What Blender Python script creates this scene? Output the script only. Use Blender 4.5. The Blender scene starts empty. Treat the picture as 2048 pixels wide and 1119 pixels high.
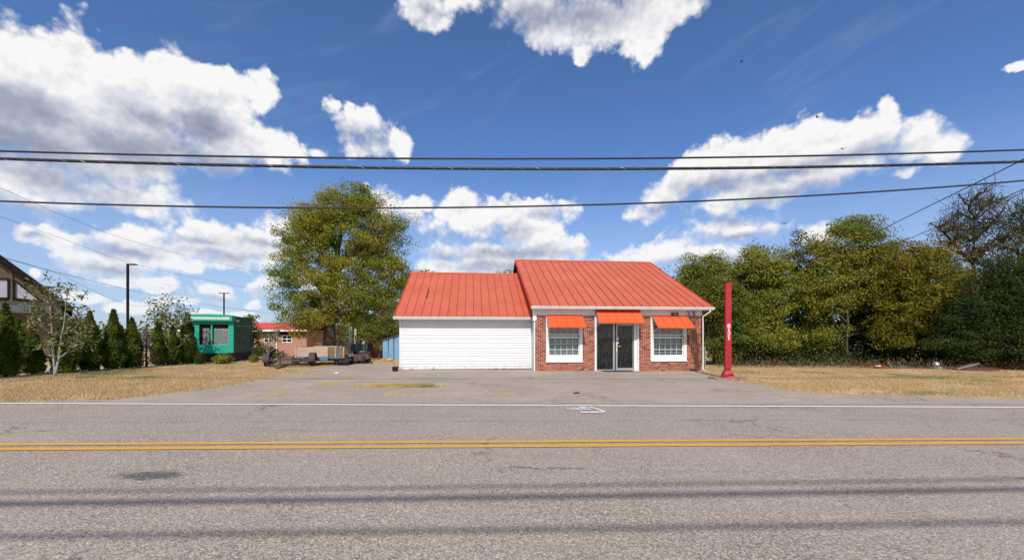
import bpy, math, random
import numpy as np
from math import radians as R, sin, cos, pi
from mathutils import Vector, Matrix

random.seed(7)
SC = bpy.context.scene
COL = SC.collection
F, CX, HY, H = 820.0, 1024.0, 672.0, 1.6

# ------------------------------------------------------------------ camera
cam = bpy.data.cameras.new('camera')
camo = bpy.data.objects.new('camera', cam)
COL.objects.link(camo)
camo.location = (0, 0, H)
camo.rotation_euler = (R(90), 0, 0)
cam.sensor_width = 36
cam.lens = F / 2048 * 36
cam.shift_y = (HY - 559.5) / 2048
cam.clip_start = 0.1
cam.clip_end = 5000
SC.camera = camo
SC.view_settings.view_transform = 'Standard'
SC.view_settings.look = 'None'
SC.view_settings.exposure = 0.0
SC.view_settings.gamma = 1
SC.view_settings.use_curve_mapping = False
SC.cycles.use_denoising = True
SC.cycles.denoiser = 'OPENIMAGEDENOISE'
SC.cycles.denoising_prefilter = 'ACCURATE'
SC.cycles.use_adaptive_sampling = True
SC.cycles.adaptive_threshold = 0.008
SC.cycles.adaptive_min_samples = 24
SC.cycles.max_bounces = 8
SC.cycles.diffuse_bounces = 3
SC.cycles.transparent_max_bounces = 16
SC.cycles.caustics_reflective = False
SC.cycles.caustics_refractive = False

# ------------------------------------------------------------------ sun
SUN_EL, SUN_AZ = R(46), R(4.5)            # light travels towards +Y, a little to +X
sun = bpy.data.lights.new('sun', 'SUN')
sun.energy = 4.2
sun.angle = R(0.53)
sun.color = (1.0, 0.955, 0.89)
suno = bpy.data.objects.new('sun', sun)
COL.objects.link(suno)
LD = Vector((sin(SUN_AZ) * cos(SUN_EL), cos(SUN_AZ) * cos(SUN_EL), -sin(SUN_EL)))
suno.rotation_euler = LD.to_track_quat('-Z', 'Y').to_euler()
suno.location = (0, -30, 40)

# ------------------------------------------------------------------ world: Nishita sky with cumulus clouds
world = bpy.data.worlds.new('World')
SC.world = world
world.use_nodes = True
WN = world.node_tree
WN.nodes.clear()


class NT:
    """small node-tree helper"""
    def __init__(s, tree): s.t = tree
    def n(s, typ, **kw):
        nd = s.t.nodes.new(typ)
        for k, v in kw.items(): setattr(nd, k, v)
        return nd
    def put(s, sock, v):
        if isinstance(v, bpy.types.NodeSocket): s.t.links.new(v, sock)
        elif v is not None: sock.default_value = v
    def math(s, op, a, b=None, c=None, clamp=False):
        nd = s.n('ShaderNodeMath', operation=op, use_clamp=clamp)
        for i, v in enumerate((a, b, c)): s.put(nd.inputs[i], v)
        return nd.outputs[0]
    def vec(s, op, a, b=None, c=None):
        nd = s.n('ShaderNodeVectorMath', operation=op)
        for i, v in enumerate((a, b, c)):
            if op == 'SCALE' and i == 1:
                s.put(nd.inputs['Scale'], v); continue
            if v is not None: s.put(nd.inputs[i], v)
        return nd.outputs['Value'] if op in ('LENGTH', 'DOT_PRODUCT', 'DISTANCE') else nd.outputs[0]
    def noise(s, vec, scale, detail=4, rough=0.55, lac=2.0, dist=0.0, col=False, dim='3D'):
        nd = s.n('ShaderNodeTexNoise', noise_dimensions=dim)
        if vec is not None: s.put(nd.inputs['Vector'], vec)
        s.put(nd.inputs['Scale'], scale); s.put(nd.inputs['Detail'], detail)
        s.put(nd.inputs['Roughness'], rough); s.put(nd.inputs['Lacunarity'], lac)
        s.put(nd.inputs['Distortion'], dist)
        return nd.outputs['Color'] if col else nd.outputs[0]
    def voro(s, vec, scale, feature='F1', detail=0, rough=0.5, smooth=None, out='Distance', rand=1.0):
        nd = s.n('ShaderNodeTexVoronoi', feature=feature)
        if vec is not None: s.put(nd.inputs['Vector'], vec)
        s.put(nd.inputs['Scale'], scale)
        nd.normalize = True
        if 'Detail' in nd.inputs and detail: s.put(nd.inputs['Detail'], detail); s.put(nd.inputs['Roughness'], rough)
        if smooth is not None and 'Smoothness' in nd.inputs: s.put(nd.inputs['Smoothness'], smooth)
        s.put(nd.inputs['Randomness'], rand)
        return nd.outputs[out]
    def mr(s, v, a, b, c=0.0, d=1.0, smooth=False):
        nd = s.n('ShaderNodeMapRange', interpolation_type='SMOOTHSTEP' if smooth else 'LINEAR')
        s.put(nd.inputs['Value'], v)
        for k, q in (('From Min', a), ('From Max', b), ('To Min', c), ('To Max', d)): s.put(nd.inputs[k], q)
        return nd.outputs['Result']
    def mix(s, f, a, b, blend='MIX'):
        nd = s.n('ShaderNodeMix', data_type='RGBA', blend_type=blend)
        s.put(nd.inputs[0], f); s.put(nd.inputs[6], a); s.put(nd.inputs[7], b)
        return nd.outputs[2]
    def ramp(s, f, stops, interp='LINEAR'):
        nd = s.n('ShaderNodeValToRGB')
        cr = nd.color_ramp; cr.interpolation = interp
        while len(cr.elements) < len(stops): cr.elements.new(0.5)
        for e, (p, c) in zip(cr.elements, stops): e.position = p; e.color = (*c[:3], 1)
        s.put(nd.inputs[0], f)
        return nd.outputs[0]


def c4(c): return (c[0], c[1], c[2], 1.0)


def az_el(px, py):
    x, z = (px - CX) / F, (HY - py) / F
    return math.degrees(math.atan2(x, 1)), math.degrees(math.atan2(z, math.hypot(x, 1)))


def build_sky():
    W = NT(WN)
    tc = W.n('ShaderNodeTexCoord')
    d0 = W.vec('NORMALIZE', tc.outputs['Generated'])
    sky = W.n('ShaderNodeTexSky', sky_type='NISHITA')
    sky.sun_disc = False
    sky.sun_elevation = SUN_EL
    sky.sun_rotation = pi + SUN_AZ
    sky.altitude = 200
    sky.air_density = 1.0
    sky.dust_density = 0.6
    sky.ozone_density = 2.0
    # puffs of every cloud of the sky, as (x, y, rx, ry) seen towards the building
    puffs = [
        # great cumulus over the hedge
        (-40, 190, 130, 110), (30, 150, 70, 75), (150, 140, 66, 80), (100, 230, 150, 110), (250, 200, 120, 92), (350, 160, 72, 70),
        (425, 195, 66, 66), (440, 260, 86, 72), (512, 184, 32, 34), (500, 282, 70, 44), (582, 296, 46, 18), (632, 302, 26, 8),
        (150, 290, 240, 62), (350, 305, 130, 36), (70, 360, 140, 45), (240, 378, 100, 28), (325, 380, 40, 18), (60, 405, 70, 28),
        # ragged little cloud
        (668, 210, 18, 15), (704, 216, 10, 12), (722, 252, 34, 30), (748, 285, 38, 26), (793, 282, 26, 26), (716, 300, 20, 14),
        # overhead
        (845, 8, 38, 38), (862, 40, 20, 16), (808, 12, 14, 12), (882, 40, 12, 12), (938, 0, 40, 16),
        (1062, 18, 60, 42), (1130, 42, 80, 46), (1212, 48, 90, 46), (1280, 38, 76, 56), (1292, 92, 32, 22), (1166, 102, 14, 14),
        (1352, 14, 44, 34), (1394, 16, 16, 20), (1095, 72, 44, 26), (1200, -60, 210, 70),
        # central cumulus above the roof
        (750, 398, 22, 32), (778, 430, 30, 30), (825, 422, 30, 20), (856, 406, 13, 14), (912, 420, 42, 40), (976, 426, 46, 28),
        (925, 452, 62, 22), (1030, 444, 44, 36), (1082, 424, 56, 28), (1130, 420, 20, 22), (1072, 465, 56, 34), (1102, 490, 56, 28),
        (1150, 494, 18, 26), (965, 500, 80, 18), (898, 528, 44, 16), (1010, 522, 140, 30), (930, 540, 90, 14),
        # long cumulus over the wood
        (1286, 434, 26, 12), (1320, 405, 32, 26), (1350, 372, 42, 34), (1420, 345, 66, 46), (1500, 322, 72, 44), (1590, 302, 76, 46),
        (1680, 288, 72, 48), (1760, 272, 56, 42), (1777, 226, 18, 24), (1845, 268, 48, 40), (1885, 288, 34, 30), (1650, 338, 120, 34),
        (1500, 376, 110, 30), (1430, 410, 54, 26), (1455, 456, 60, 22), (1540, 460, 30, 15), (1815, 340, 20, 7),
        (1290, 506, 42, 24), (1340, 500, 38, 24), (1405, 505, 44, 20), (1250, 518, 26, 10), (1450, 512, 40, 18), (1625, 476, 34, 20),
        (2052, 118, 22, 7),
        # small cumulus low above the generator
        (255, 488, 62, 22), (205, 510, 54, 20), (272, 462, 18, 12), (150, 526, 40, 14), (335, 512, 36, 16), (445, 488, 76, 22),
        (525, 470, 56, 24), (560, 448, 36, 22), (480, 512, 66, 16), (400, 474, 44, 12), (42, 466, 24, 12), (86, 460, 14, 7),
        (425, 580, 38, 14), (545, 570, 40, 14), (232, 562, 50, 11), (312, 570, 40, 12), (60, 545, 13, 8), (172, 590, 40, 10),
        (265, 610, 50, 9), (505, 606, 14, 6), (355, 602, 40, 7), (640, 560, 60, 14), (700, 590, 60, 14), (450, 630, 60, 8), (330, 498, 110, 30), (485, 486, 105, 36), (205, 520, 84, 30), (560, 500, 60, 30), (120, 480, 60, 14),
    ]
    # shaded undersides
    shades = [
        (60, 300, 170, 46), (260, 300, 150, 40), (400, 320, 110, 30), (120, 360, 130, 26), (410, 250, 60, 44), (60, 235, 110, 36), (300, 240, 70, 26), (40, 420, 60, 16),
        (1150, 40, 130, 30), (1060, 40, 50, 30), (850, 20, 24, 18), (725, 275, 26, 16),
        (930, 476, 70, 9), (1030, 506, 110, 12), (900, 512, 36, 10), (1010, 462, 34, 12), (1090, 430, 30, 10), (800, 440, 26, 12), (980, 535, 70, 10),
        (1560, 345, 130, 16), (1440, 370, 80, 14), (1680, 320, 90, 14), (1460, 440, 50, 12), (1470, 474, 70, 8), (1600, 380, 110, 14), (1330, 425, 30, 12), (1370, 525, 90, 10),
        (260, 508, 60, 9), (460, 508, 80, 9), (540, 486, 60, 8), (430, 594, 40, 6), (545, 582, 40, 6), (60, 474, 24, 5), (230, 536, 60, 7), (400, 484, 40, 6),
    ]
    # domain warp, shared by everything
    wn = W.vec('SUBTRACT', W.noise(d0, 9, 3, 0.6, col=True), (0.5, 0.5, 0.5))
    wn2 = W.vec('SUBTRACT', W.noise(d0, 42, 3, 0.65, col=True), (0.5, 0.5, 0.5))
    dw = W.vec('ADD', W.vec('ADD', d0, W.vec('SCALE', wn, 0.05)), W.vec('SCALE', wn2, 0.013))
    def azel(vecs):
        sp = W.n('ShaderNodeSeparateXYZ'); W.put(sp.inputs[0], vecs)
        az = W.math('MULTIPLY', W.math('ARCTAN2', sp.outputs[0], sp.outputs[1]), 57.29578)
        el = W.math('MULTIPLY', W.math('ARCSINE', W.math('MINIMUM', sp.outputs[2], 1.0)), 57.29578)
        cb = W.n('ShaderNodeCombineXYZ'); W.put(cb.inputs[0], az); W.put(cb.inputs[1], el)
        return cb.outputs[0], el
    p, _ = azel(dw)
    _, el0 = azel(d0)
    def field(lst, k):
        acc = None
        for (x, y, rx, ry) in lst:
            a, e = az_el(x, y)
            ra = abs(az_el(x + rx, y)[0] - az_el(x - rx, y)[0]) / 2
            re = abs(az_el(x, y + ry)[1] - az_el(x, y - ry)[1]) / 2
            q = W.vec('MULTIPLY_ADD', p, (1 / ra, 1 / re, 0), (-a / ra, -e / re, 0))
            s_ = max(min(ra, re), 1.3)
            v = W.math('MULTIPLY_ADD', W.vec('LENGTH', q), -s_, s_)
            acc = v if acc is None else W.math('SMOOTH_MAX', acc, v, k)
        return acc
    fld = field(puffs, 1.0)
    shd = field(shades, 1.0)
    # the rest of the sky: broken cumulus from noise, away from the part described above
    sp = W.n('ShaderNodeSeparateXYZ'); W.put(sp.inputs[0], d0)
    front = W.mr(sp.outputs[1], 0.45, 0.62, 0.0, 1.0)
    gen = W.noise(W.vec('MULTIPLY', d0, (1, 1, 1.8)), 2.6, 4, 0.5)
    gen = W.math('MULTIPLY', W.math('SUBTRACT', gen, 0.54), 40.0)
    gen = W.math('SUBTRACT', gen, W.math('MULTIPLY', front, 40.0))
    fld = W.math('MAXIMUM', fld, gen)
    # cauliflower relief
    bil = W.voro(d0, 17, 'SMOOTH_F1', detail=3.5, rough=0.6, smooth=0.5)
    bil_up = W.voro(W.vec('ADD', d0, (-0.003, 0, 0.010)), 17, 'SMOOTH_F1', detail=3.5, rough=0.6, smooth=0.5)
    fine = W.noise(d0, 60, 5, 0.62)
    dens = W.math('ADD', fld, W.math('MULTIPLY_ADD', W.math('SUBTRACT', 0.32, bil), 6.5, 0.30))
    dens = W.math('ADD', dens, W.math('MULTIPLY', W.math('SUBTRACT', fine, 0.5), 0.6))
    soft = W.mr(shd, -2.5, 1.0, 0.7, 1.9)
    alpha = W.mr(W.math('DIVIDE', dens, soft), -0.25, 1.05, 0, 1, True)
    # light on the puffs
    rel = W.math('MULTIPLY', W.math('SUBTRACT', bil_up, bil), 1.6)
    lump = W.noise(d0, 10, 3, 0.5)
    shade = W.mr(W.math('ADD', shd, W.math('MULTIPLY', W.math('SUBTRACT', lump, 0.5), 3.5)), -2.0, 2.6, 0.0, 1.0, True)
    thick = W.mr(dens, 0.2, 4.0, -0.08, 0.10)
    lum = W.math('SUBTRACT', 1.0, W.math('MULTIPLY', shade, 0.88))
    lum = W.math('SUBTRACT', lum, thick)
    lum = W.math('ADD', lum, rel)
    lum = W.math('ADD', lum, W.math('MULTIPLY', W.math('SUBTRACT', lump, 0.5), 0.22))
    ccol = W.ramp(lum, [(0.0, (0.27, 0.31, 0.42)), (0.35, (0.42, 0.45, 0.56)), (0.7, (0.72, 0.73, 0.79)), (1.0, (1.0, 0.99, 0.985))])
    ccol = W.vec('SCALE', ccol, 9.6)
    # far clouds fade to the air near the horizon
    far = W.mr(el0, 1.0, 12.0, 0.45, 1.0)
    alpha = W.math('MULTIPLY', alpha, W.mr(far, 0.4, 1.0, 0.72, 0.985))
    # cirrus streaks
    rot = W.n('ShaderNodeVectorRotate', rotation_type='Y_AXIS'); W.put(rot.inputs['Vector'], d0); rot.inputs['Angle'].default_value = R(24)
    ci = W.noise(W.vec('MULTIPLY', rot.outputs[0], (2.2, 2.2, 13)), 1.6, 7, 0.6, dist=0.6)
    ci = W.mr(ci, 0.52, 0.9, 0.0, 0.16, True)
    hz = W.mr(el0, 0.0, 24.0, 0.55, 0.0, True)
    skyc = W.mix(1.0, sky.outputs[0], (0.80, 1.08, 1.46, 1), 'MULTIPLY')
    base = W.mix(hz, skyc, (5.3, 5.9, 7.4, 1))
    base = W.mix(ci, base, (6.6, 7.0, 8.2, 1))
    colr = W.mix(alpha, base, ccol)
    # below the horizon: dull ground tone
    colr = W.mix(W.mr(el0, -1.0, -0.2, 1.0, 0.0), colr, (2.2, 2.1, 1.9, 1))
    bg = W.n('ShaderNodeBackground'); W.put(bg.inputs[0], colr); bg.inputs[1].default_value = 0.1
    out = W.n('ShaderNodeOutputWorld'); WN.links.new(bg.outputs[0], out.inputs[0])


build_sky()
world.cycles.sampling_method = 'MANUAL'
world.cycles.sample_map_resolution = 512


# ------------------------------------------------------------------ ground shape and picture rays
def gz(x, y):
    t = np.clip((np.asarray(y, float) - 22) / 30, 0, 1)
    return -0.007 * np.clip(x, -40, 40) - 0.9 * t * t * (3 - 2 * t)


def P(px, py, Y):
    return Vector(((px - CX) / F * Y, Y, H - (py - HY) / F * Y))


def G(px, py):
    """point of the ground seen at a place of the photograph"""
    k = (py - HY) / F
    z = 0.0
    for _ in range(30):
        Y = (H - z) / k
        X = (px - CX) / F * Y
        z = 0.5 * z + 0.5 * float(gz(X, Y))
    return Vector((X, Y, float(gz(X, Y))))


# ------------------------------------------------------------------ materials
def mat_base(name):
    m = bpy.data.materials.new(name)
    m.use_nodes = True
    t = m.node_tree
    t.nodes.clear()
    N = NT(t)
    out = N.n('ShaderNodeOutputMaterial')
    return m, N, out


def bsdf(N, out, color, rough=0.6, metal=0.0, spec=0.4, bump=None, bstr=0.3, bdist=0.01):
    b = N.n('ShaderNodeBsdfPrincipled')
    N.put(b.inputs['Base Color'], color if isinstance(color, bpy.types.NodeSocket) else c4(color))
    N.put(b.inputs['Roughness'], rough)
    N.put(b.inputs['Metallic'], metal)
    N.put(b.inputs['Specular IOR Level'], spec)
    if bump is not None:
        bp = N.n('ShaderNodeBump'); N.put(bp.inputs['Height'], bump)
        bp.inputs['Strength'].default_value = bstr; bp.inputs['Distance'].default_value = bdist
        N.t.links.new(bp.outputs[0], b.inputs['Normal'])
    N.t.links.new(b.outputs[0], out.inputs[0])
    return b


def wpos(N):
    return N.n('ShaderNodeNewGeometry').outputs['Position']


def paint(name, c, c2=None, scale=3.0, rough=0.5, metal=0.0, spec=0.4, bstr=0.15, grime=0.25, gscale=1.2):
    """a coat of colour with uneven tone and some grime"""
    m, N, out = mat_base(name)
    p = wpos(N)
    c2 = c2 or tuple(x * 0.8 for x in c)
    n1 = N.noise(p, scale, 5, 0.6)
    n2 = N.noise(p, gscale, 6, 0.7, dist=0.4)
    col = N.mix(N.mr(n1, 0.35, 0.7), c4(c), c4(c2))
    col = N.mix(N.mr(n2, 0.56, 0.8, 0, grime), col, c4((0.16, 0.12, 0.09)))
    bsdf(N, out, col, rough, metal, spec, N.noise(p, scale * 14, 3, 0.6), bstr, 0.004)
    return m


def leaf_mat(name, cols, trans=0.3, nscale=0.45, rough=0.55):
    m, N, out = mat_base(name)
    g = N.n('ShaderNodeNewGeometry')
    patch = N.noise(g.outputs['Position'], nscale, 3, 0.55)
    f = N.math('ADD', N.math('MULTIPLY', g.outputs['Random Per Island'], 0.34), N.mr(patch, 0.28, 0.72, -0.12, 0.78))
    st = [(i / (len(cols) - 1), c) for i, c in enumerate(cols)]
    col = N.ramp(f, st)
    b = N.n('ShaderNodeBsdfPrincipled'); N.put(b.inputs['Base Color'], col)
    b.inputs['Roughness'].default_value = rough; b.inputs['Specular IOR Level'].default_value = 0.14
    tr = N.n('ShaderNodeBsdfTranslucent'); N.put(tr.inputs[0], N.mix(0.4, col, (0.25, 0.28, 0.03, 1)))
    mx = N.n('ShaderNodeMixShader'); mx.inputs[0].default_value = trans
    N.t.links.new(b.outputs[0], mx.inputs[1]); N.t.links.new(tr.outputs[0], mx.inputs[2])
    N.t.links.new(mx.outputs[0], out.inputs[0])
    return m


def bark_mat(name, c1, c2, scale=6):
    m, N, out = mat_base(name)
    p = N.vec('MULTIPLY', wpos(N), (1, 1, 0.3))
    n = N.noise(p, scale * 3, 5, 0.65, dist=0.6)
    bsdf(N, out, N.mix(N.mr(n, 0.35, 0.65), c4(c1), c4(c2)), 0.9, 0, 0.2, n, 0.6, 0.02)
    return m


M = {}


def make_materials():
    # ---- road: worn chip seal
    m, N, out = mat_base('road_chip_seal')
    p = wpos(N)
    vo = N.n('ShaderNodeTexVoronoi', feature='F1'); N.put(vo.inputs['Vector'], p); vo.inputs['Scale'].default_value = 72
    sep = N.n('ShaderNodeSeparateColor'); N.put(sep.inputs[0], vo.outputs['Color'])
    stone = N.ramp(sep.outputs[0], [(0.0, (0.12, 0.093, 0.073)), (0.25, (0.28, 0.224, 0.178)), (0.6, (0.39, 0.312, 0.25)), (0.9, (0.48, 0.392, 0.32)), (1.0, (0.66, 0.57, 0.48))])
    gap = N.mr(vo.outputs['Distance'], 0.45, 0.85)
    col = N.mix(N.math('MULTIPLY', gap, 0.75), stone, (0.12, 0.098, 0.084, 1))
    lar = N.noise(p, 0.55, 6, 0.62, dist=0.3)
    med = N.noise(p, 9, 4, 0.6)
    big = N.noise(p, 14, 3, 0.7)
    col = N.mix(N.mr(lar, 0.35, 0.7, 0.0, 0.40), col, (0.425, 0.355, 0.295, 1))
    col = N.mix(N.mr(med, 0.5, 0.75, 0.0, 0.40), col, (0.26, 0.213, 0.182, 1))
    col = N.mix(N.mr(big, 0.62, 0.78, 0.0, 0.5), col, (0.12, 0.10, 0.088, 1))
    # worn wheel tracks run along the road
    rt = N.n('ShaderNodeVectorRotate', rotation_type='Z_AXIS'); N.put(rt.inputs['Vector'], p); rt.inputs['Angle'].default_value = -math.atan(0.049)
    rx = N.n('ShaderNodeSeparateXYZ'); N.put(rx.inputs[0], rt.outputs[0])
    st = N.noise(N.vec('MULTIPLY', rt.outputs[0], (0.25, 4.5, 1)), 1.0, 5, 0.6)
    col = N.mix(N.mr(st, 0.5, 0.78, 0.0, 0.35), col, (0.23, 0.188, 0.16, 1))
    for (yy, w, a) in ((9.12, 0.05, 0.28), (8.2, 0.05, 0.2), (7.75, 0.09, 0.3)):
        dd = N.math('ABSOLUTE', N.math('SUBTRACT', N.math('ADD', rx.outputs[1], N.math('MULTIPLY', N.math('SUBTRACT', N.noise(p, 0.8, 3), 0.5), 0.12)), yy))
        col = N.mix(N.math('MULTIPLY', N.mr(dd, w, w * 0.2), N.mr(N.noise(p, 1.7, 4), 0.35, 0.6, 0, a)), col, (0.10, 0.085, 0.078, 1))
    # hairline cracks
    cr = N.voro(N.vec('ADD', p, N.vec('SCALE', N.noise(p, 2.2, 4, 0.7, col=True), 0.9)), 0.33, 'DISTANCE_TO_EDGE')
    ck = N.math('MULTIPLY', N.mr(cr, 0.012, 0.002), N.mr(N.noise(p, 0.3, 2), 0.5, 0.58))
    col = N.mix(N.math('MULTIPLY', ck, 0.7), col, (0.07, 0.06, 0.05, 1))
    # oily drip
    ob = G(300, 950)
    dd = N.vec('LENGTH', N.vec('MULTIPLY', N.vec('SUBTRACT', N.vec('ADD', p, N.vec('SCALE', N.vec('SUBTRACT', N.noise(p, 6, 5, 0.7, col=True), (0.5, 0.5, 0.5)), 0.30)), tuple(ob)), (2.0, 5.6, 0)))
    sp = N.math('MULTIPLY', N.mr(dd, 1.0, 0.55), N.mr(N.noise(p, 30, 3, 0.7), 0.38, 0.55, 0.45, 0.85))
    col = N.mix(sp, col, (0.045, 0.045, 0.05, 1))
    hgt = N.math('ADD', N.math('MULTIPLY', vo.outputs['Distance'], -0.6), N.math('MULTIPLY', med, 0.5))
    bsdf(N, out, col, 0.85, 0, 0.25, hgt, 0.75, 0.010)
    M['road'] = m
    # ---- lot: old smooth asphalt
    m, N, out = mat_base('lot_asphalt')
    p = wpos(N)
    vo = N.voro(p, 75, out='Color')
    sep = N.n('ShaderNodeSeparateColor'); N.put(sep.inputs[0], vo)
    col = N.ramp(sep.outputs[0], [(0, (0.21, 0.168, 0.138)), (0.5, (0.32, 0.255, 0.208)), (1, (0.45, 0.37, 0.305))])
    a = N.noise(p, 0.45, 6, 0.65, dist=0.8)
    b_ = N.noise(N.vec('MULTIPLY', p, (0.35, 1.4, 1)), 1.1, 6, 0.65, dist=0.5)
    col = N.mix(N.mr(a, 0.4, 0.72, 0, 0.6), col, (0.46, 0.37, 0.295, 1))
    col = N.mix(N.mr(b_, 0.5, 0.72, 0, 0.55), col, (0.24, 0.197, 0.168, 1))
    cr = N.voro(N.vec('ADD', p, N.vec('SCALE', N.noise(p, 1.4, 4, 0.7, col=True), 1.2)), 0.30, 'DISTANCE_TO_EDGE')
    col = N.mix(N.math('MULTIPLY', N.mr(cr, 0.010, 0.002), N.mr(N.noise(p, 0.5, 2), 0.45, 0.60, 0, 0.5)), col, (0.06, 0.052, 0.045, 1))
    sand = N.noise(p, 0.9, 6, 0.7, dist=1.0)
    col = N.mix(N.mr(sand, 0.58, 0.72, 0, 0.45), col, (0.50, 0.40, 0.29, 1))
    bsdf(N, out, col, 0.9, 0, 0.2, N.noise(p, 60, 3, 0.7), 0.4, 0.006)
    M['lot'] = m
    # ---- dry ground
    m, N, out = mat_base('dry_turf')
    p = wpos(N)
    n1 = N.noise(p, 0.55, 6, 0.65, dist=0.7); n2 = N.noise(N.vec('MULTIPLY', p, (0.5, 1.6, 1)), 1.3, 5, 0.6); n3 = N.noise(p, 26, 4, 0.7); n4 = N.noise(p, 0.16, 3)
    col = N.mix(N.mr(n3, 0.3, 0.7), (0.44, 0.30, 0.15, 1), (0.62, 0.46, 0.26, 1))
    col = N.mix(N.mr(n1, 0.46, 0.72, 0, 0.55), col, (0.36, 0.225, 0.12, 1))
    col = N.mix(N.mr(n2, 0.55, 0.74, 0, 0.5), col, (0.30, 0.26, 0.11, 1))
    col = N.mix(N.mr(n4, 0.52, 0.7, 0, 0.35), col, (0.22, 0.18, 0.08, 1))
    bsdf(N, out, col, 0.95, 0, 0.1, n3, 0.8, 0.04)
    M['turf'] = m
    # ---- grass blades
    M['straw'] = leaf_mat('dry_grass_blades', [(0.78, 0.60, 0.36), (0.68, 0.50, 0.27), (0.56, 0.37, 0.20), (0.60, 0.46, 0.24), (0.36, 0.33, 0.14)], 0.2, 0.7, 0.8)
    M['straw_gold'] = leaf_mat('golden_grass_blades', [(0.74, 0.57, 0.30), (0.66, 0.49, 0.22), (0.56, 0.44, 0.19), (0.44, 0.37, 0.16)], 0.2, 1.0, 0.8)
    M['green_blades'] = leaf_mat('green_grass_blades', [(0.24, 0.27, 0.10), (0.34, 0.33, 0.13), (0.52, 0.43, 0.20)], 0.15, 1.0, 0.8)
    # ---- foliage
    M['leaf_big'] = leaf_mat('leaves_olive_gold', [(0.085, 0.14, 0.016), (0.17, 0.205, 0.022), (0.27, 0.275, 0.030), (0.37, 0.31, 0.036), (0.44, 0.33, 0.05)], 0.30, 0.30)
    M['leaf_green'] = leaf_mat('leaves_mid_green', [(0.045, 0.085, 0.014), (0.085, 0.125, 0.02), (0.14, 0.155, 0.025), (0.20, 0.18, 0.03)], 0.30, 0.4)
    M['leaf_olive'] = leaf_mat('leaves_olive', [(0.085, 0.115, 0.020), (0.14, 0.165, 0.026), (0.20, 0.20, 0.030), (0.25, 0.22, 0.04)], 0.30, 0.4)
    M['leaf_lime'] = leaf_mat('leaves_yellow_green', [(0.095, 0.14, 0.020), (0.17, 0.20, 0.028), (0.25, 0.245, 0.034), (0.33, 0.285, 0.045)], 0.30, 0.4)
    M['leaf_gold'] = leaf_mat('leaves_gold', [(0.11, 0.12, 0.016), (0.18, 0.165, 0.018), (0.25, 0.195, 0.022), (0.30, 0.205, 0.026)], 0.30, 0.4)
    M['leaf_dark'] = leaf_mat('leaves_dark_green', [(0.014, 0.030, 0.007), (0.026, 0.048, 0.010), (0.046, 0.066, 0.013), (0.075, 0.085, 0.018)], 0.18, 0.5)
    M['leaf_brown'] = leaf_mat('leaves_brownish', [(0.12, 0.10, 0.035), (0.17, 0.12, 0.04), (0.15, 0.15, 0.04), (0.11, 0.12, 0.03)], 0.2, 0.5)
    M['thuja'] = leaf_mat('arborvitae_sprays', [(0.018, 0.038, 0.006), (0.045, 0.078, 0.010), (0.095, 0.125, 0.015), (0.17, 0.18, 0.025)], 0.15, 1.6)
    M['leaf_pale'] = leaf_mat('leaves_pale_backed', [(0.07, 0.10, 0.02), (0.13, 0.14, 0.035), (0.20, 0.18, 0.07), (0.33, 0.29, 0.18)], 0.2, 1.5, 0.4)
    M['leaf_bush'] = leaf_mat('leaves_bush', [(0.06, 0.10, 0.018), (0.11, 0.16, 0.025), (0.20, 0.22, 0.035), (0.27, 0.27, 0.05)], 0.25, 1.5)
    M['leaf_dead'] = leaf_mat('dead_twig_leaves', [(0.10, 0.07, 0.04), (0.17, 0.12, 0.07), (0.23, 0.17, 0.10)], 0.1, 1.5)
    M['bark'] = bark_mat('bark_brown', (0.05, 0.04, 0.03), (0.15, 0.12, 0.095))
    M['bark_dark'] = bark_mat('bark_dark', (0.025, 0.02, 0.016), (0.08, 0.065, 0.05))
    M['bark_pale'] = bark_mat('bark_pale', (0.25, 0.22, 0.19), (0.48, 0.44, 0.39), 10)
    # ---- building
    M['white'] = paint('white_painted_trim', (0.80, 0.79, 0.77), (0.74, 0.73, 0.71), 2.0, 0.45, grime=0.10)
    M['vinyl_base'] = paint('white_vinyl_siding', (0.74, 0.74, 0.735), (0.70, 0.70, 0.695), 1.2, 0.40, grime=0.10, bstr=0.05)
    m, N, out = mat_base('white_vinyl_siding_worn')
    p = wpos(N)
    col = N.mix(N.mr(N.noise(p, 1.2, 5, 0.6), 0.35, 0.7), (0.74, 0.74, 0.735, 1), (0.69, 0.69, 0.685, 1))
    sp_ = N.n('ShaderNodeSeparateXYZ'); N.put(sp_.inputs[0], p)
    spl = N.math('MULTIPLY', N.mr(N.math('ADD', sp_.outputs[2], N.math('MULTIPLY', N.noise(p, 3.0, 5, 0.7), -0.5)), 0.12, -0.22), N.mr(N.noise(p, 9, 4, 0.7), 0.35, 0.65))
    col = N.mix(N.math('MULTIPLY', spl, 0.6), col, (0.36, 0.28, 0.21, 1))
    run = N.noise(N.vec('MULTIPLY', p, (7, 7, 0.5)), 1.3, 5, 0.7)
    col = N.mix(N.mr(run, 0.58, 0.8, 0, 0.22), col, (0.46, 0.44, 0.40, 1))
    bsdf(N, out, col, 0.42, 0, 0.35)
    M['vinyl'] = m
    M['gutter'] = paint('white_gutter_metal', (0.72, 0.68, 0.64), (0.64, 0.60, 0.56), 2.0, 0.35, grime=0.35, bstr=0.05)
    M['whitebrick'] = paint('white_painted_brick', (0.74, 0.73, 0.71), (0.62, 0.60, 0.58), 6.0, 0.7, grime=0.4, bstr=0.5)
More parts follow.
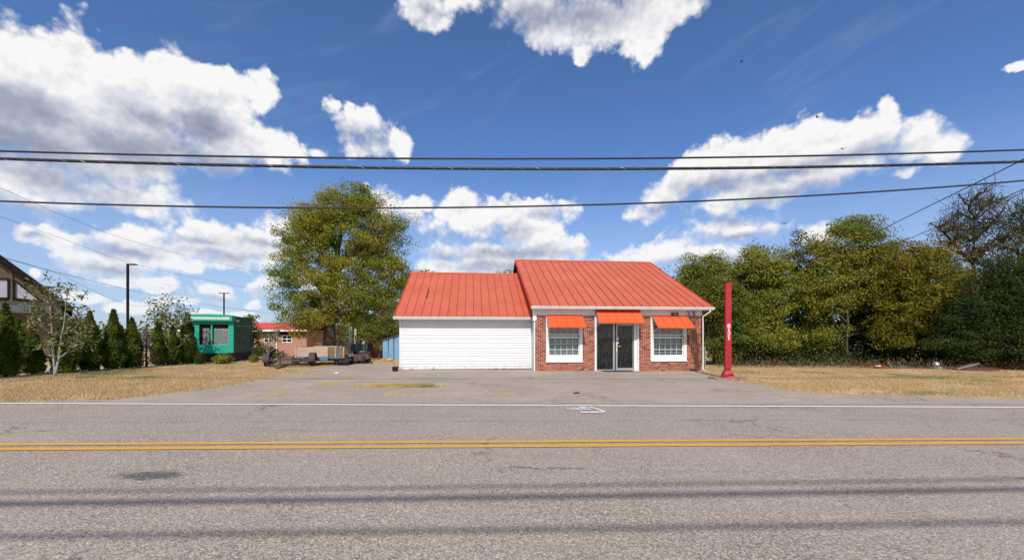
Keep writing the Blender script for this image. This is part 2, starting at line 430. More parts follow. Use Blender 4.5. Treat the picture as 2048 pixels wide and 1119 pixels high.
    for key, nm, a, b, sp_ in (('roof', 'faded_red_roof_metal', (0.52, 0.104, 0.046), (0.46, 0.090, 0.040), 0.45), ('awning', 'orange_awning_metal', (0.72, 0.098, 0.022), (0.66, 0.085, 0.02), 0.4),
                              ('rib', 'red_gable_metal', (0.62, 0.055, 0.022), (0.52, 0.042, 0.018), 0.4)):
        m, N, out = mat_base(nm)
        p = wpos(N)
        oi = N.n('ShaderNodeObjectInfo').outputs['Random']
        n1 = N.noise(N.vec('MULTIPLY', p, (1.4, 0.5, 0.5)), 2.2, 6, 0.65, dist=0.3)
        n2 = N.noise(p, 55, 3, 0.7)
        col = N.mix(N.mr(n1, 0.3, 0.7), c4(a), c4(b))
        col = N.mix(N.mr(oi, 0, 1, 0, 0.12), col, c4(tuple(x * 0.75 for x in a)))
        col = N.mix(N.mr(n2, 0.45, 0.75, 0, 0.30), col, c4(tuple(min(1, x * 1.25 + 0.03) for x in a)))
        ob = N.n('ShaderNodeTexCoord').outputs['Object']
        run = N.noise(N.vec('MULTIPLY', ob, (9.0, 0.45, 0.45)), 1.0, 6, 0.7, dist=0.4)
        col = N.mix(N.mr(run, 0.50, 0.75, 0, 0.30), col, c4(tuple(x * 0.62 for x in a)))
        col = N.mix(N.mr(N.noise(ob, 0.7, 5, 0.6), 0.42, 0.70, 0, 0.35), col, c4(tuple(min(1, x * 1.08 + 0.05) for x in a)))
        col = N.mix(N.mr(N.noise(p, 1.1, 7, 0.75), 0.60, 0.78, 0, 0.40), col, (0.25, 0.06, 0.04, 1))
        bsdf(N, out, col, 0.5, 0.0, sp_, N.noise(p, 1.3, 4, 0.6), 0.25, 0.02)
        M[key] = m
    m, N, out = mat_base('red_brick')
    p = wpos(N)
    g = N.n('ShaderNodeNewGeometry'); oi = N.n('ShaderNodeObjectInfo')
    rnd = N.math('FRACT', N.math('ADD', g.outputs['Random Per Island'], N.math('MULTIPLY', oi.outputs['Random'], 7.31)))
    col = N.ramp(rnd, [(0, (0.15, 0.055, 0.04)), (0.12, (0.25, 0.08, 0.05)), (0.35, (0.34, 0.10, 0.058)), (0.6, (0.41, 0.13, 0.07)), (0.85, (0.50, 0.18, 0.095)), (1.0, (0.27, 0.10, 0.066))])
    n = N.noise(p, 38, 4, 0.65)
    col = N.mix(N.mr(n, 0.4, 0.75, 0, 0.4), col, (0.18, 0.06, 0.045, 1))
    bsdf(N, out, col, 0.85, 0, 0.2, n, 0.5, 0.004)
    M['brick'] = m
    M['mortar'] = paint('pale_mortar', (0.70, 0.61, 0.52), (0.58, 0.50, 0.43), 9, 0.95, bstr=0.4, grime=0.3)
    M['alu'] = paint('door_aluminium', (0.50, 0.50, 0.49), (0.44, 0.44, 0.43), 2, 0.38, 0.5, 0.5, 0.05, 0.1)
    M['dark'] = paint('dark_gap', (0.02, 0.02, 0.02), (0.03, 0.028, 0.026), 3, 0.8)
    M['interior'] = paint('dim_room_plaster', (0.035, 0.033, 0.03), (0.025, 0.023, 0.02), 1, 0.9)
    M['blind'] = paint('pale_blind_slats', (0.80, 0.83, 0.80), (0.74, 0.77, 0.75), 2, 0.5, bstr=0.05, grime=0.1)
    M['mat'] = paint('black_rubber_mat', (0.035, 0.033, 0.03), (0.05, 0.045, 0.04), 12, 0.95, bstr=0.6)
    M['sticker'] = paint('pale_sticker', (0.62, 0.60, 0.62), (0.55, 0.53, 0.56), 5, 0.5, grime=0)
    M['cream'] = paint('cream_door_plate', (0.66, 0.62, 0.45), (0.6, 0.56, 0.4), 5, 0.5, grime=0.1)
    M['maroon'] = paint('maroon_plate', (0.05, 0.012, 0.016), None, 5, 0.5)
    m, N, out = mat_base('window_glass')
    fr = N.n('ShaderNodeFresnel'); fr.inputs[0].default_value = 1.5
    tr = N.n('ShaderNodeBsdfTransparent'); tr.inputs[0].default_value = (0.84, 0.88, 0.86, 1)
    gl = N.n('ShaderNodeBsdfGlossy'); gl.inputs['Roughness'].default_value = 0.02
    mx = N.n('ShaderNodeMixShader'); N.put(mx.inputs[0], N.math('MULTIPLY_ADD', fr.outputs[0], 0.7, 0.0))
    N.t.links.new(tr.outputs[0], mx.inputs[1]); N.t.links.new(gl.outputs[0], mx.inputs[2]); N.t.links.new(mx.outputs[0], out.inputs[0])
    M['glass'] = m
    m, N, out = mat_base('clear_plastic_sheet')
    tr = N.n('ShaderNodeBsdfTransparent'); tr.inputs[0].default_value = (0.8, 0.8, 0.8, 1)
    b = N.n('ShaderNodeBsdfPrincipled'); b.inputs['Base Color'].default_value = (0.20, 0.205, 0.20, 1); b.inputs['Roughness'].default_value = 0.25
    mx = N.n('ShaderNodeMixShader'); N.put(mx.inputs[0], N.mr(N.noise(N.vec('MULTIPLY', wpos(N), (9, 9, 1.6)), 2.5, 5, 0.7, dist=0.5), 0.42, 0.62, 0.0, 0.8))
    N.t.links.new(tr.outputs[0], mx.inputs[1]); N.t.links.new(b.outputs[0], mx.inputs[2]); N.t.links.new(mx.outputs[0], out.inputs[0])
    M['plastic'] = m
    # ---- things
    M['post'] = paint('red_post_paint', (0.44, 0.014, 0.026), (0.34, 0.012, 0.020), 2.2, 0.5, bstr=0.15, grime=0.5, gscale=3.5)
    M['numeral'] = paint('white_numerals', (0.80, 0.78, 0.78), None, 4, 0.5, grime=0.05)
    M['rust'] = paint('rusty_iron', (0.14, 0.065, 0.04), (0.075, 0.04, 0.03), 6, 0.9, bstr=0.6)
    M['pinkstone'] = paint('reddish_concrete', (0.34, 0.20, 0.17), (0.24, 0.13, 0.11), 5, 0.95, bstr=0.8, grime=0.4)
    M['concrete'] = paint('pale_concrete', (0.46, 0.42, 0.37), (0.36, 0.33, 0.29), 2, 0.95, bstr=0.4, grime=0.3)
    M['yellow'] = paint('yellow_road_paint', (0.66, 0.34, 0.045), (0.56, 0.28, 0.04), 18, 0.8, bstr=0.6, grime=0.3, gscale=7)
    M['whiteline'] = paint('white_road_paint', (0.74, 0.72, 0.69), (0.64, 0.61, 0.58), 14, 0.8, bstr=0.5, grime=0.12, gscale=6)
    m, N, out = mat_base('sprayed_white_paint')
    b = N.n('ShaderNodeBsdfPrincipled'); b.inputs['Base Color'].default_value = (0.72, 0.71, 0.71, 1); b.inputs['Roughness'].default_value = 0.8
    tr = N.n('ShaderNodeBsdfTransparent')
    mx = N.n('ShaderNodeMixShader'); N.put(mx.inputs[0], N.mr(N.noise(wpos(N), 16, 4, 0.75), 0.34, 0.56, 0.15, 0.95))
    N.t.links.new(tr.outputs[0], mx.inputs[1]); N.t.links.new(b.outputs[0], mx.inputs[2]); N.t.links.new(mx.outputs[0], out.inputs[0])
    M['spray'] = m
    M['teal'] = paint('teal_enamel', (0.02, 0.38, 0.25), (0.018, 0.33, 0.215), 2, 0.45, grime=0.15)
    M['teal_shaded'] = paint('shaded_weathered_green_enamel', (0.010, 0.075, 0.045), (0.014, 0.045, 0.026), 3, 0.5, grime=0.5)  # darker copy of the teal: the flank's shade put into the colour, plus grime
    M['black'] = paint('black_paint', (0.014, 0.014, 0.016), (0.022, 0.021, 0.021), 3, 0.6, spec=0.2, grime=0.08)
    M['pole'] = paint('dark_pole_paint', (0.014, 0.014, 0.020), None, 3, 0.6, spec=0.15, grime=0.03)
    M['wire'] = paint('black_cable_jacket', (0.018, 0.018, 0.019), (0.03, 0.03, 0.03), 4, 0.55, grime=0.1)
    M['tube_light'] = paint('opal_light_cover', (0.70, 0.68, 0.62), (0.58, 0.60, 0.58), 2, 0.3, grime=0.1)
    M['louvre'] = paint('pale_louvre', (0.52, 0.60, 0.56), (0.42, 0.50, 0.47), 3, 0.5)
    M['tudor'] = paint('khaki_timber_boards', (0.13, 0.105, 0.062), (0.10, 0.08, 0.05), 3, 0.8, grime=0.1)
    M['tudor_dark'] = paint('dark_timber', (0.022, 0.018, 0.015), None, 3, 0.9, grime=0.02, spec=0.05)
    M['tudor_white'] = paint('white_infill', (0.44, 0.45, 0.47), (0.38, 0.39, 0.41), 2, 0.7, grime=0.1)
    M['shingle'] = paint('charcoal_shingles', (0.10, 0.10, 0.11), (0.06, 0.06, 0.068), 7, 0.9, bstr=0.6)
    M['tudor_wall'] = paint('brown_stucco', (0.15, 0.105, 0.075), (0.12, 0.085, 0.06), 3, 0.9)
    M['redroof'] = paint('bright_red_roof', (0.62, 0.055, 0.05), (0.54, 0.045, 0.042), 1, 0.5, grime=0.1)
    m, N, out = mat_base('salmon_brickwork')
    bt = N.n('ShaderNodeTexBrick'); tcn = N.n('ShaderNodeTexCoord'); mp = N.n('ShaderNodeMapping'); mp.inputs['Rotation'].default_value = (R(90), 0, 0)
    N.t.links.new(tcn.outputs['Object'], mp.inputs[0]); N.t.links.new(mp.outputs[0], bt.inputs[0])
    bt.inputs['Color1'].default_value = (0.42, 0.165, 0.10, 1); bt.inputs['Color2'].default_value = (0.34, 0.13, 0.085, 1); bt.inputs['Mortar'].default_value = (0.42, 0.33, 0.27, 1)
    bt.inputs['Scale'].default_value = 1; bt.inputs['Brick Width'].default_value = 0.21; bt.inputs['Row Height'].default_value = 0.075; bt.inputs['Mortar Size'].default_value = 0.009
    bsdf(N, out, bt.outputs[0], 0.9, 0, 0.2)
    M['salmon'] = m
    M['darkglass'] = paint('dark_window_glass', (0.015, 0.017, 0.02), None, 1, 0.08, 0, 0.8, 0, 0)
    M['plank'] = paint('bare_pine_planks', (0.52, 0.38, 0.29), (0.42, 0.29, 0.21), 5, 0.8, bstr=0.3, grime=0.25)
    M['old_and_shaded_plank'] = paint('grey_old_and_shaded_planks', (0.17, 0.14, 0.12), (0.11, 0.09, 0.08), 6, 0.9, bstr=0.4)  # old grey wood, also the painted shade on the cargo trailer's end
    M['fence'] = paint('brown_fence_boards', (0.26, 0.16, 0.12), (0.19, 0.12, 0.09), 4, 0.9, bstr=0.4)
    M['yellowpaint'] = paint('yellow_enamel', (0.60, 0.30, 0.03), (0.5, 0.24, 0.03), 5, 0.6)
    M['blue'] = paint('pale_blue_paint', (0.19, 0.36, 0.54), (0.16, 0.31, 0.48), 2.5, 0.6, grime=0.35)
    M['bluesteel'] = paint('blue_trailer_bed', (0.10, 0.24, 0.36), (0.08, 0.19, 0.29), 3, 0.6, grime=0.35)
    M['navy'] = paint('navy_enamel', (0.005, 0.008, 0.032), (0.004, 0.006, 0.022), 3, 0.5, spec=0.2, grime=0.05)
    M['tyre'] = paint('tyre_rubber', (0.028, 0.026, 0.024), (0.045, 0.04, 0.036), 8, 0.9)
    M['rim'] = paint('grey_wheel_rim', (0.22, 0.20, 0.18), (0.15, 0.12, 0.10), 6, 0.6, 0.3)
    M['rustdeck'] = paint('rusty_steel_deck', (0.15, 0.07, 0.055), (0.085, 0.05, 0.04), 4, 0.85, bstr=0.4)
    M['trailer'] = paint('brown_black_frame', (0.045, 0.032, 0.027), (0.07, 0.045, 0.035), 6, 0.7)
    M['redbox'] = paint('red_container_paint', (0.30, 0.045, 0.025), (0.24, 0.035, 0.02), 2, 0.6, grime=0.2)
    M['van'] = paint('white_van_paint', (0.74, 0.74, 0.74), None, 2, 0.3, grime=0.05)
    M['galv'] = paint('galvanised_steel', (0.36, 0.37, 0.36), (0.30, 0.31, 0.30), 5, 0.5, 0.4)
    M['greenroof'] = paint('pale_green_roof', (0.16, 0.30, 0.22), (0.13, 0.25, 0.19), 2, 0.6)
    M['greywall'] = paint('grey_metal_wall', (0.42, 0.42, 0.43), (0.38, 0.38, 0.39), 2, 0.6, grime=0.1)
    M['redpaint'] = paint('red_implement_paint', (0.42, 0.06, 0.03), (0.28, 0.05, 0.03), 6, 0.7)
    M['mulch'] = paint('dark_mulch', (0.075, 0.05, 0.034), (0.12, 0.085, 0.055), 14, 0.95, bstr=0.9, grime=0.2)
    M['bird'] = paint('dark_feathers', (0.02, 0.018, 0.016), None, 4, 0.8)
    M['pole_wood'] = paint('grey_pole_wood', (0.30, 0.27, 0.23), (0.22, 0.19, 0.16), 5, 0.9)
    M['carblue'] = paint('blue_car_paint', (0.03, 0.09, 0.28), None, 2, 0.25, grime=0.05)


make_materials()


# ------------------------------------------------------------------ mesh building
class MB:
    def __init__(s): s.v = []; s.f = []
    def add(s, vs, fs):
        o = len(s.v); s.v += [tuple(v) for v in vs]; s.f += [tuple(i + o for i in f) for f in fs]; return s
    def box(s, x0, x1, y0, y1, z0, z1):
        return s.add([(x0, y0, z0), (x1, y0, z0), (x1, y1, z0), (x0, y1, z0), (x0, y0, z1), (x1, y0, z1), (x1, y1, z1), (x0, y1, z1)],
                     [(0, 3, 2, 1), (4, 5, 6, 7), (0, 1, 5, 4), (1, 2, 6, 5), (2, 3, 7, 6), (3, 0, 4, 7)])
    def bar(s, p, q, w, h=None, up=(0, 0, 1)):
        h = h or w
        p, q = Vector(p), Vector(q); d = (q - p).normalized(); u = Vector(up)
        if abs(d.dot(u)) > 0.98: u = Vector((0, 1, 0))
        a = d.cross(u).normalized() * w / 2; b = a.cross(d).normalized() * h / 2
        vs = [p - a - b, p + a - b, p + a + b, p - a + b, q - a - b, q + a - b, q + a + b, q - a + b]
        return s.add(vs, [(0, 1, 2, 3), (7, 6, 5, 4), (0, 4, 5, 1), (1, 5, 6, 2), (2, 6, 7, 3), (3, 7, 4, 0)])
    def tube(s, pts, r, n=6, cap=True):
        pts = [Vector(p) for p in pts]; k = len(pts)
        rs = r if hasattr(r, '__len__') else [r] * k
        ref = None; rings = []
        for i, p in enumerate(pts):
            d = (pts[min(i + 1, k - 1)] - pts[max(i - 1, 0)]).normalized()
            if ref is None: ref = Vector((1, 0, 0)) if abs(d.x) < 0.9 else Vector((0, 1, 0))
            a = (ref - d * ref.dot(d)).normalized(); b = d.cross(a); ref = a
            rings.append([p + (a * cos(2 * pi * j / n) + b * sin(2 * pi * j / n)) * rs[i] for j in range(n)])
        fs = []
        for i in range(k - 1):
            for j in range(n): fs.append((i * n + j, i * n + (j + 1) % n, (i + 1) * n + (j + 1) % n, (i + 1) * n + j))
        if cap: fs += [tuple(range(n - 1, -1, -1)), tuple((k - 1) * n + j for j in range(n))]
        return s.add([v for ring in rings for v in ring], fs)
    def prism(s, poly, axis, a, b):
        """extrude a 2D polygon along an axis: poly in the other two coordinates"""
        n = len(poly)
        def mk(p, t):
            if axis == 'x': return (t, p[0], p[1])
            if axis == 'y': return (p[0], t, p[1])
            return (p[0], p[1], t)
        vs = [mk(p, a) for p in poly] + [mk(p, b) for p in poly]
        fs = [tuple(range(n - 1, -1, -1)), tuple(range(n, 2 * n))] + [(i, (i + 1) % n, n + (i + 1) % n, n + i) for i in range(n)]
        return s.add(vs, fs)
    def lathe(s, prof, axis_o, axis_d, n=20):
        """prof: (radius, offset along the axis)"""
        o, d = Vector(axis_o), Vector(axis_d).normalized()
        a = d.orthogonal().normalized(); b = d.cross(a); m = len(prof)
        vs = [o + d * t + (a * cos(2 * pi * j / n) + b * sin(2 * pi * j / n)) * r for (r, t) in prof for j in range(n)]
        fs = [(i * n + j, i * n + (j + 1) % n, (i + 1) * n + (j + 1) % n, (i + 1) * n + j) for i in range(m - 1) for j in range(n)]
        return s.add(vs, fs)
    def build(s, name, mat, parent=None, smooth=False, bevel=0.0, loc=None):
        me = bpy.data.meshes.new(name)
        me.from_pydata([tuple(v) for v in s.v], [], s.f)
        me.validate(); me.update()
        import bmesh
        bm = bmesh.new(); bm.from_mesh(me); bmesh.ops.recalc_face_normals(bm, faces=bm.faces)
        if bevel:
            bmesh.ops.bevel(bm, geom=bm.edges[:], offset=bevel, segments=1, affect='EDGES')
        bm.to_mesh(me); bm.free()
        return link(name, me, mat, parent, smooth, loc)


def link(name, me, mat, parent=None, smooth=False, loc=None):
    o = bpy.data.objects.new(name, me)
    COL.objects.link(o)
    if mat is not None and not me.materials: me.materials.append(M[mat] if isinstance(mat, str) else mat)
    if smooth: me.polygons.foreach_set('use_smooth', [True] * len(me.polygons))
    if parent: o.parent = parent
    if loc is not None: o.location = loc
    return o


def np_mesh(name, v, quads=None, tris=None):
    me = bpy.data.meshes.new(name)
    v = np.asarray(v, np.float32)
    loops, starts = [], []
    nq = 0 if quads is None else len(quads); nt = 0 if tris is None else len(tris)
    if nq: loops.append(np.asarray(quads, np.int32).ravel())
    if nt: loops.append(np.asarray(tris, np.int32).ravel())
    lp = np.concatenate(loops)
    st = np.concatenate([np.arange(nq) * 4, nq * 4 + np.arange(nt) * 3]).astype(np.int32)
    me.vertices.add(len(v)); me.vertices.foreach_set('co', v.ravel())
    me.loops.add(len(lp)); me.loops.foreach_set('vertex_index', lp)
    me.polygons.add(nq + nt); me.polygons.foreach_set('loop_start', st)
    me.update(calc_edges=True)
    return me


def thing(name, label, cat, loc=(0, 0, 0), rz=0.0, group=None):
    o = bpy.data.objects.new(name, None)
    COL.objects.link(o)
    o.location = loc; o.rotation_euler = (0, 0, rz)
    o.empty_display_size = 0.3
    return tag(o, label, cat, group)


def tag(o, label=None, cat=None, group=None, kind=None):
    if label: o['label'] = label
    if cat: o['category'] = cat
    if group: o['group'] = group
    if kind: o['kind'] = kind
    return o


# ------------------------------------------------------------------ the ground
def make_ground():
    xs = np.unique(np.concatenate([np.linspace(-900, -60, 15), np.linspace(-60, 60, 121), np.linspace(60, 900, 15)]))
    ys = np.unique(np.concatenate([np.linspace(-300, -20, 8), np.linspace(-20, 60, 81), np.linspace(60, 2500, 22)]))
    X, Y = np.meshgrid(xs, ys, indexing='ij')
    Z = gz(X, Y) - 0.02
    nx, ny = len(xs), len(ys)
    idx = np.arange(nx * ny).reshape(nx, ny)
    q = np.stack([idx[:-1, :-1], idx[1:, :-1], idx[1:, 1:], idx[:-1, 1:]], -1).reshape(-1, 4)
    me = np_mesh('ground', np.stack([X, Y, Z], -1).reshape(-1, 3), q)
    tag(link('ground', me, 'turf'), kind='structure')

    s = 0.049
    def strip(name, y0, y1, dz, mat, x0=-400, x1=400, n=81):
        vs, fs = [], []
        for i in range(n):
            x = x0 + (x1 - x0) * i / (n - 1)
            for y in (y0, y1): vs.append((x, y + s * x, float(gz(x, min(y + s * x, 20))) + dz))
        fs = [(2 * i, 2 * i + 2, 2 * i + 3, 2 * i + 1) for i in range(n - 1)]
        b = MB(); b.add(vs, fs)
        return b.build(name, mat)
    # road with a slightly ragged far edge
    rng = np.random.default_rng(3)
    xs = np.concatenate([np.linspace(-400, -30, 20), np.linspace(-29.9, 30, 300), np.linspace(31, 400, 20)])
    vs, fs = [], []
    for i, x in enumerate(xs):
        yf = 10.15 + s * x * 0.6 + rng.normal(0, 0.02) + 0.06 * sin(x * 0.9)
        yn = -1.9 + s * x
        vs += [(x, yn, float(gz(x, 0))), (x, yf, float(gz(x, 0)))]
    fs = [(2 * i, 2 * i + 2, 2 * i + 3, 2 * i + 1) for i in range(len(xs) - 1)]
    b = MB(); b.add(vs, fs); tag(b.build('road', 'road'), kind='structure')
    tag(strip('yellow_line', 5.90, 6.02, 0.009, 'yellow'), kind='structure')
    tag(strip('yellow_line', 6.155, 6.275, 0.009, 'yellow'), kind='structure')
    b = MB(); vs = []
    for i in range(161):
        x = -200 + 2.5 * i; yc = 9.42 + 0.018 * x
        for y in (yc, yc + 0.12): vs.append((x, y, float(gz(x, 0)) + 0.010))
    b.add(vs, [(2 * i, 2 * i + 2, 2 * i + 3, 2 * i + 1) for i in range(160)])
    tag(b.build('edge_line', 'whiteline'), kind='structure')
    # parking lot: outline from the lawn corners round to the walls
    def noisy(pts, amp, step=0.25):
        out = []
        for a, c in zip(pts[:-1], pts[1:]):
            a, c = Vector(a), Vector(c); n = max(1, int((c - a).length / step)); nrm = Vector((-(c - a).y, (c - a).x)).normalized()
            for i in range(n):
                t = i / n; out.append(a.lerp(c, t) + nrm * rng.normal(0, amp))
        out.append(Vector(pts[-1]))
        return out
    g2 = lambda px, py: tuple(G(px, py))[:2]
    left = [(-16.0, 9.2), g2(40, 803), g2(235, 798), g2(330, 786), g2(420, 777), g2(470, 768), g2(530, 757), g2(600, 741), g2(660, 732), g2(740, 724)]
    right = [g2(1413, 745.5), g2(1424, 752), g2(1476, 763), g2(1520, 768), g2(1570, 779), g2(1640, 787), g2(1800, 790.5), (16.5, 10.3)]
    poly = noisy(left, 0.05) + [Vector((-5.5, 23.0)), Vector((8.6, 22.8)), Vector((8.7, 19.5))] + noisy(right, 0.05)
    poly = [Vector((p[0], min(p[1], 23.4))) for p in poly]
    import bmesh
    bm = bmesh.new()
    vv = [bm.verts.new((p[0], p[1], float(gz(p[0], min(p[1], 22))) + 0.004 - (0.9 * ((max(p[1], 22) - 22) / 30) ** 2 * 3))) for p in poly]
    f = bm.faces.new(vv); bmesh.ops.triangulate(bm, faces=[f]); bmesh.ops.recalc_face_normals(bm, faces=bm.faces)
    if sum(q.normal.z for q in bm.faces) < 0: bmesh.ops.reverse_faces(bm, faces=bm.faces)
    me = bpy.data.meshes.new('parking_lot'); bm.to_mesh(me); bm.free()
    tag(link('parking_lot', me, 'lot'), kind='structure')
    # concrete path behind the hedge, mulch below it
    def path(name, pts, w, dz, mat, th=0.05):
        b = MB(); vs = []
        n = len(pts)
        for i, p in enumerate(pts):
            d = (Vector(pts[min(i + 1, n - 1)]) - Vector(pts[max(i - 1, 0)])).normalized(); nn = Vector((-d.y, d.x)) * w / 2
            for sgn in (-1, 1):
                x, y = p[0] + nn.x * sgn, p[1] + nn.y * sgn
                vs += [(x, y, float(gz(x, y)) + dz), (x, y, float(gz(x, y)) + dz - th)]
        fs = []
        for i in range(n - 1):
            o = 4 * i
            fs += [(o, o + 4, o + 6, o + 2), (o, o + 1, o + 5, o + 4), (o + 2, o + 6, o + 7, o + 3)]
        b.add(vs, fs); o = b.build(name, mat); return tag(o, kind='structure')
    hl = [G(px, py) for px, py in ((-160, 765), (-60, 757), (13, 751), (62, 747), (130, 744), (180, 741), (227, 738), (264, 736), (317, 731), (374, 728), (420, 726))]
    path('mulch_bed', [(p.x, p.y + 0.1) for p in hl], 1.5, 0.012, 'mulch', 0.06)
    path('sidewalk', [(p.x - 0.2, p.y + 1.75) for p in hl] + [(-16.2, 25.6), (-13.4, 28.4), (-11.5, 31.0)], 1.4, 0.03, 'concrete', 0.1)
    path('driveway', [(-60, 33), (-40, 36), (-24, 40.5), (-14, 41), (-4, 41.5)], 3.6, 0.03, 'concrete', 0.1)


make_ground()


# ------------------------------------------------------------------ the shop building
TH = R(5.6)
BC, BS = cos(TH), sin(TH)
MX, MY = 46 / F * 19.0, 19.0


def U(px, v):
    k = (px - CX) / F; bx, by = MX - BS * v, MY + BC * v
    return (k * by - bx) / (BC - k * BS)


def UZ(px, py, v):
    u = U(px, v)
    return u, H - (py - HY) / F * (MY + u * BS + v * BC)


def wall_open(b, u0, u1, z0, z1, v0, v1, ops):
    us = sorted({u0, u1, *[o[0] for o in ops], *[o[1] for o in ops]})
    for a, c in zip(us[:-1], us[1:]):
        m = (a + c) / 2
        zs = sorted([(o[2], o[3]) for o in ops if o[0] < m < o[1]])
        z = z0
        for lo, hi in zs:
            if lo > z + 1e-4: b.box(a, c, v0, v1, z, lo)
            z = max(z, hi)
        if z < z1 - 1e-4: b.box(a, c, v0, v1, z, z1)


def make_building():
    B = thing('shop_building', 'small roadside brick shop with red metal roof and white sided garage wing', 'building', (MX, MY, 0), TH)
    L = 8.10
    RV, RZ = 6.65, 6.36              # main ridge
    EV, EZ = -0.30, 2.99             # main eave
    UL, UR = -0.23, 8.53
    GV0 = 0.92                        # garage front wall
    GU0, GU1 = -6.30, 0.0
    GEV, GEZ = 0.60, 2.525
    GRV, GRZ = 6.0, 5.38
    GUL = -6.50
    # openings
    wl = (U(1091.9, 0), U(1165, 0)); wr = (U(1301.5, 0), U(1373.1, 0)); dr = (U(1189.4, 0), U(1276.9, 0))
    z_of = lambda px, py: UZ(px, py, 0)[1]
    wlz = (z_of(1128, 722.6), 2.60); wrz = (z_of(1337, 720.9), 2.60); drz = (-0.3, 2.60)
    ops = [(*wl, *wlz), (*wr, *wrz), (*dr, *drz)]
    ZT = 2.60
    # backing walls of the main block
    b = MB(); wall_open(b, 0.012, L - 0.012, -0.35, 2.93, 0.008, 0.20, ops)
    b.build('mortar_wall', 'mortar', B)
    b = MB(); b.box(L - 0.2, L - 0.012, 0.21, 2 * RV, -0.4, 2.93); b.box(0.0, L, 2 * RV + 0.01, 2 * RV + 0.2, -0.6, 2.93)
    b.prism([(0.0, 2.94), (2 * RV, 2.94), (RV, RZ - 0.18)], 'x', L - 0.2, L - 0.02)
    b.build('side_wall', 'mortar', B)
    # left flank of the main block: white painted brick return, wall behind
    b = MB(); b.box(0.02, 0.20, 0.21, 2 * RV, -0.3, 2.93); b.build('flank_wall', 'whitebrick', B)
    b = MB()
    for i in range(36):
        z = -0.22 + i * 0.0787
        off = 0.1 if i % 2 else 0.0
        v = 0.002
        k = 0
        while v < GV0 + 0.1:
            e = min(v + (0.1 if (k == 0 and i % 2) else 0.2), GV0 + 0.1)
            b.box(-0.012 - random.uniform(0, .003), 0.018, v + 0.004, e - 0.004, z + 0.005, z + 0.0737)
            v = e; k += 1
    tag(b.build('painted_brickwork', 'whitebrick', B), kind='stuff')
    # bricks
    bw, bh, jw, jh = 0.196, 0.0655, 0.0175, 0.016
    spans = []
    for i in range(36):
        z = -0.30 + i * (bh + jh)
        if z + bh > ZT: break
        u = 0.0 - (bw + jw) * (0.5 if i % 2 else 0.0)
        while u < L:
            a, c = max(u, 0.0), min(u + bw, L)
            u += bw + jw
            segs = [(a, c)]
            for (o0, o1, q0, q1) in ops:
                if z + bh > q0 + 0.004 and z < q1:
                    nxt = []
                    for (s0, s1) in segs:
                        if s1 <= o0 or s0 >= o1: nxt.append((s0, s1)); continue
                        if s0 < o0: nxt.append((s0, o0 - 0.004))
                        if s1 > o1: nxt.append((o1 + 0.004, s1))
                    segs = nxt
            for s0, s1 in segs:
                if s1 - s0 > 0.03: spans.append((s0, s1, z))
    full = [q for q in spans if abs(q[1] - q[0] - bw) < 1e-4 and q[2] > -0.05]
    full.sort(key=lambda q: math.hypot(MX + q[0], MY + q[0] * BS) + abs(q[2] - 1.6) * 0.02)
    single = full[:300]; ss = set(single)
    proto = MB().box(0, bw, -0.0085, 0.03, 0, bh).build('brick', 'brick', B)
    first = True
    for (s0, s1, z) in single:
        o = proto if first else proto.copy()
        if not first: COL.objects.link(o); o.parent = B
        first = False
        o.location = (s0, random.uniform(-0.0025, 0.0015), z + random.uniform(-.0015, .0015))
    b = MB()
    for q in spans:
        if q in ss: continue
        dv = random.uniform(-0.0025, 0.0015)
        b.box(q[0], q[1], -0.0085 + dv, 0.03, q[2], q[2] + bh)
    tag(b.build('brickwork', 'brick', B), kind='stuff')
    # frieze, corner boards, eave
    for a, c in ((-0.03, dr[0] - 0.02), (dr[1] + 0.02, L + 0.02)):
        MB().box(a, c, -0.035, 0.006, ZT + 0.012, 2.925).build('frieze_board', 'white', B)
        MB().box(a, c, -0.055, -0.0355, ZT + 0.005, ZT + 0.075).build('frieze_moulding', 'white', B)
    b = MB(); b.box(-0.045, 0.0, -0.03, 0.08, -0.2, ZT); b.box(-0.10, 0.06, -0.065, 0.10, 2.32, 2.94)
    b.build('corner_board', 'white', B)
    b = MB(); b.box(UL + 0.05, UR - 0.1, EV + 0.02, 0.006, 2.93, 2.945); b.build('soffit', 'white', B)
    def gutter(name, u0, u1, v, z):
        b = MB(); b.prism([(v + 0.12, z - 0.125), (v + 0.035, z - 0.125), (v + 0.02, z - 0.075), (v, z - 0.045), (v, z), (v + 0.016, z), (v + 0.016, z - 0.035), (v + 0.034, z - 0.07), (v + 0.045, z - 0.11), (v + 0.108, z - 0.11), (v + 0.108, z), (v + 0.12, z)], 'x', u0, u1)
        return b.build(name, 'gutter', B)
    gutter('gutter', UL - 0.01, UR + 0.03, EV - 0.10, EZ - 0.012)
    gutter('gutter', GUL - 0.03, -0.06, GEV - 0.10, GEZ - 0.012)
    # downspout
    b = MB(); d0 = U(1405.5, -0.06)
    pts = [(UR - 0.16, EV - 0.03, 2.86), (UR - 0.17, EV - 0.03, 2.76), (d0, -0.07, 2.56), (d0, -0.07, 2.3), (d0 + .006, -0.068, 1.2), (d0, -0.07, 0.02), (d0 + 0.05, -0.14, -0.05), (d0 + 0.14, -0.22, -0.085)]
    b.tube(pts, 0.037, 8); b.build('downspout', 'gutter', B, True)
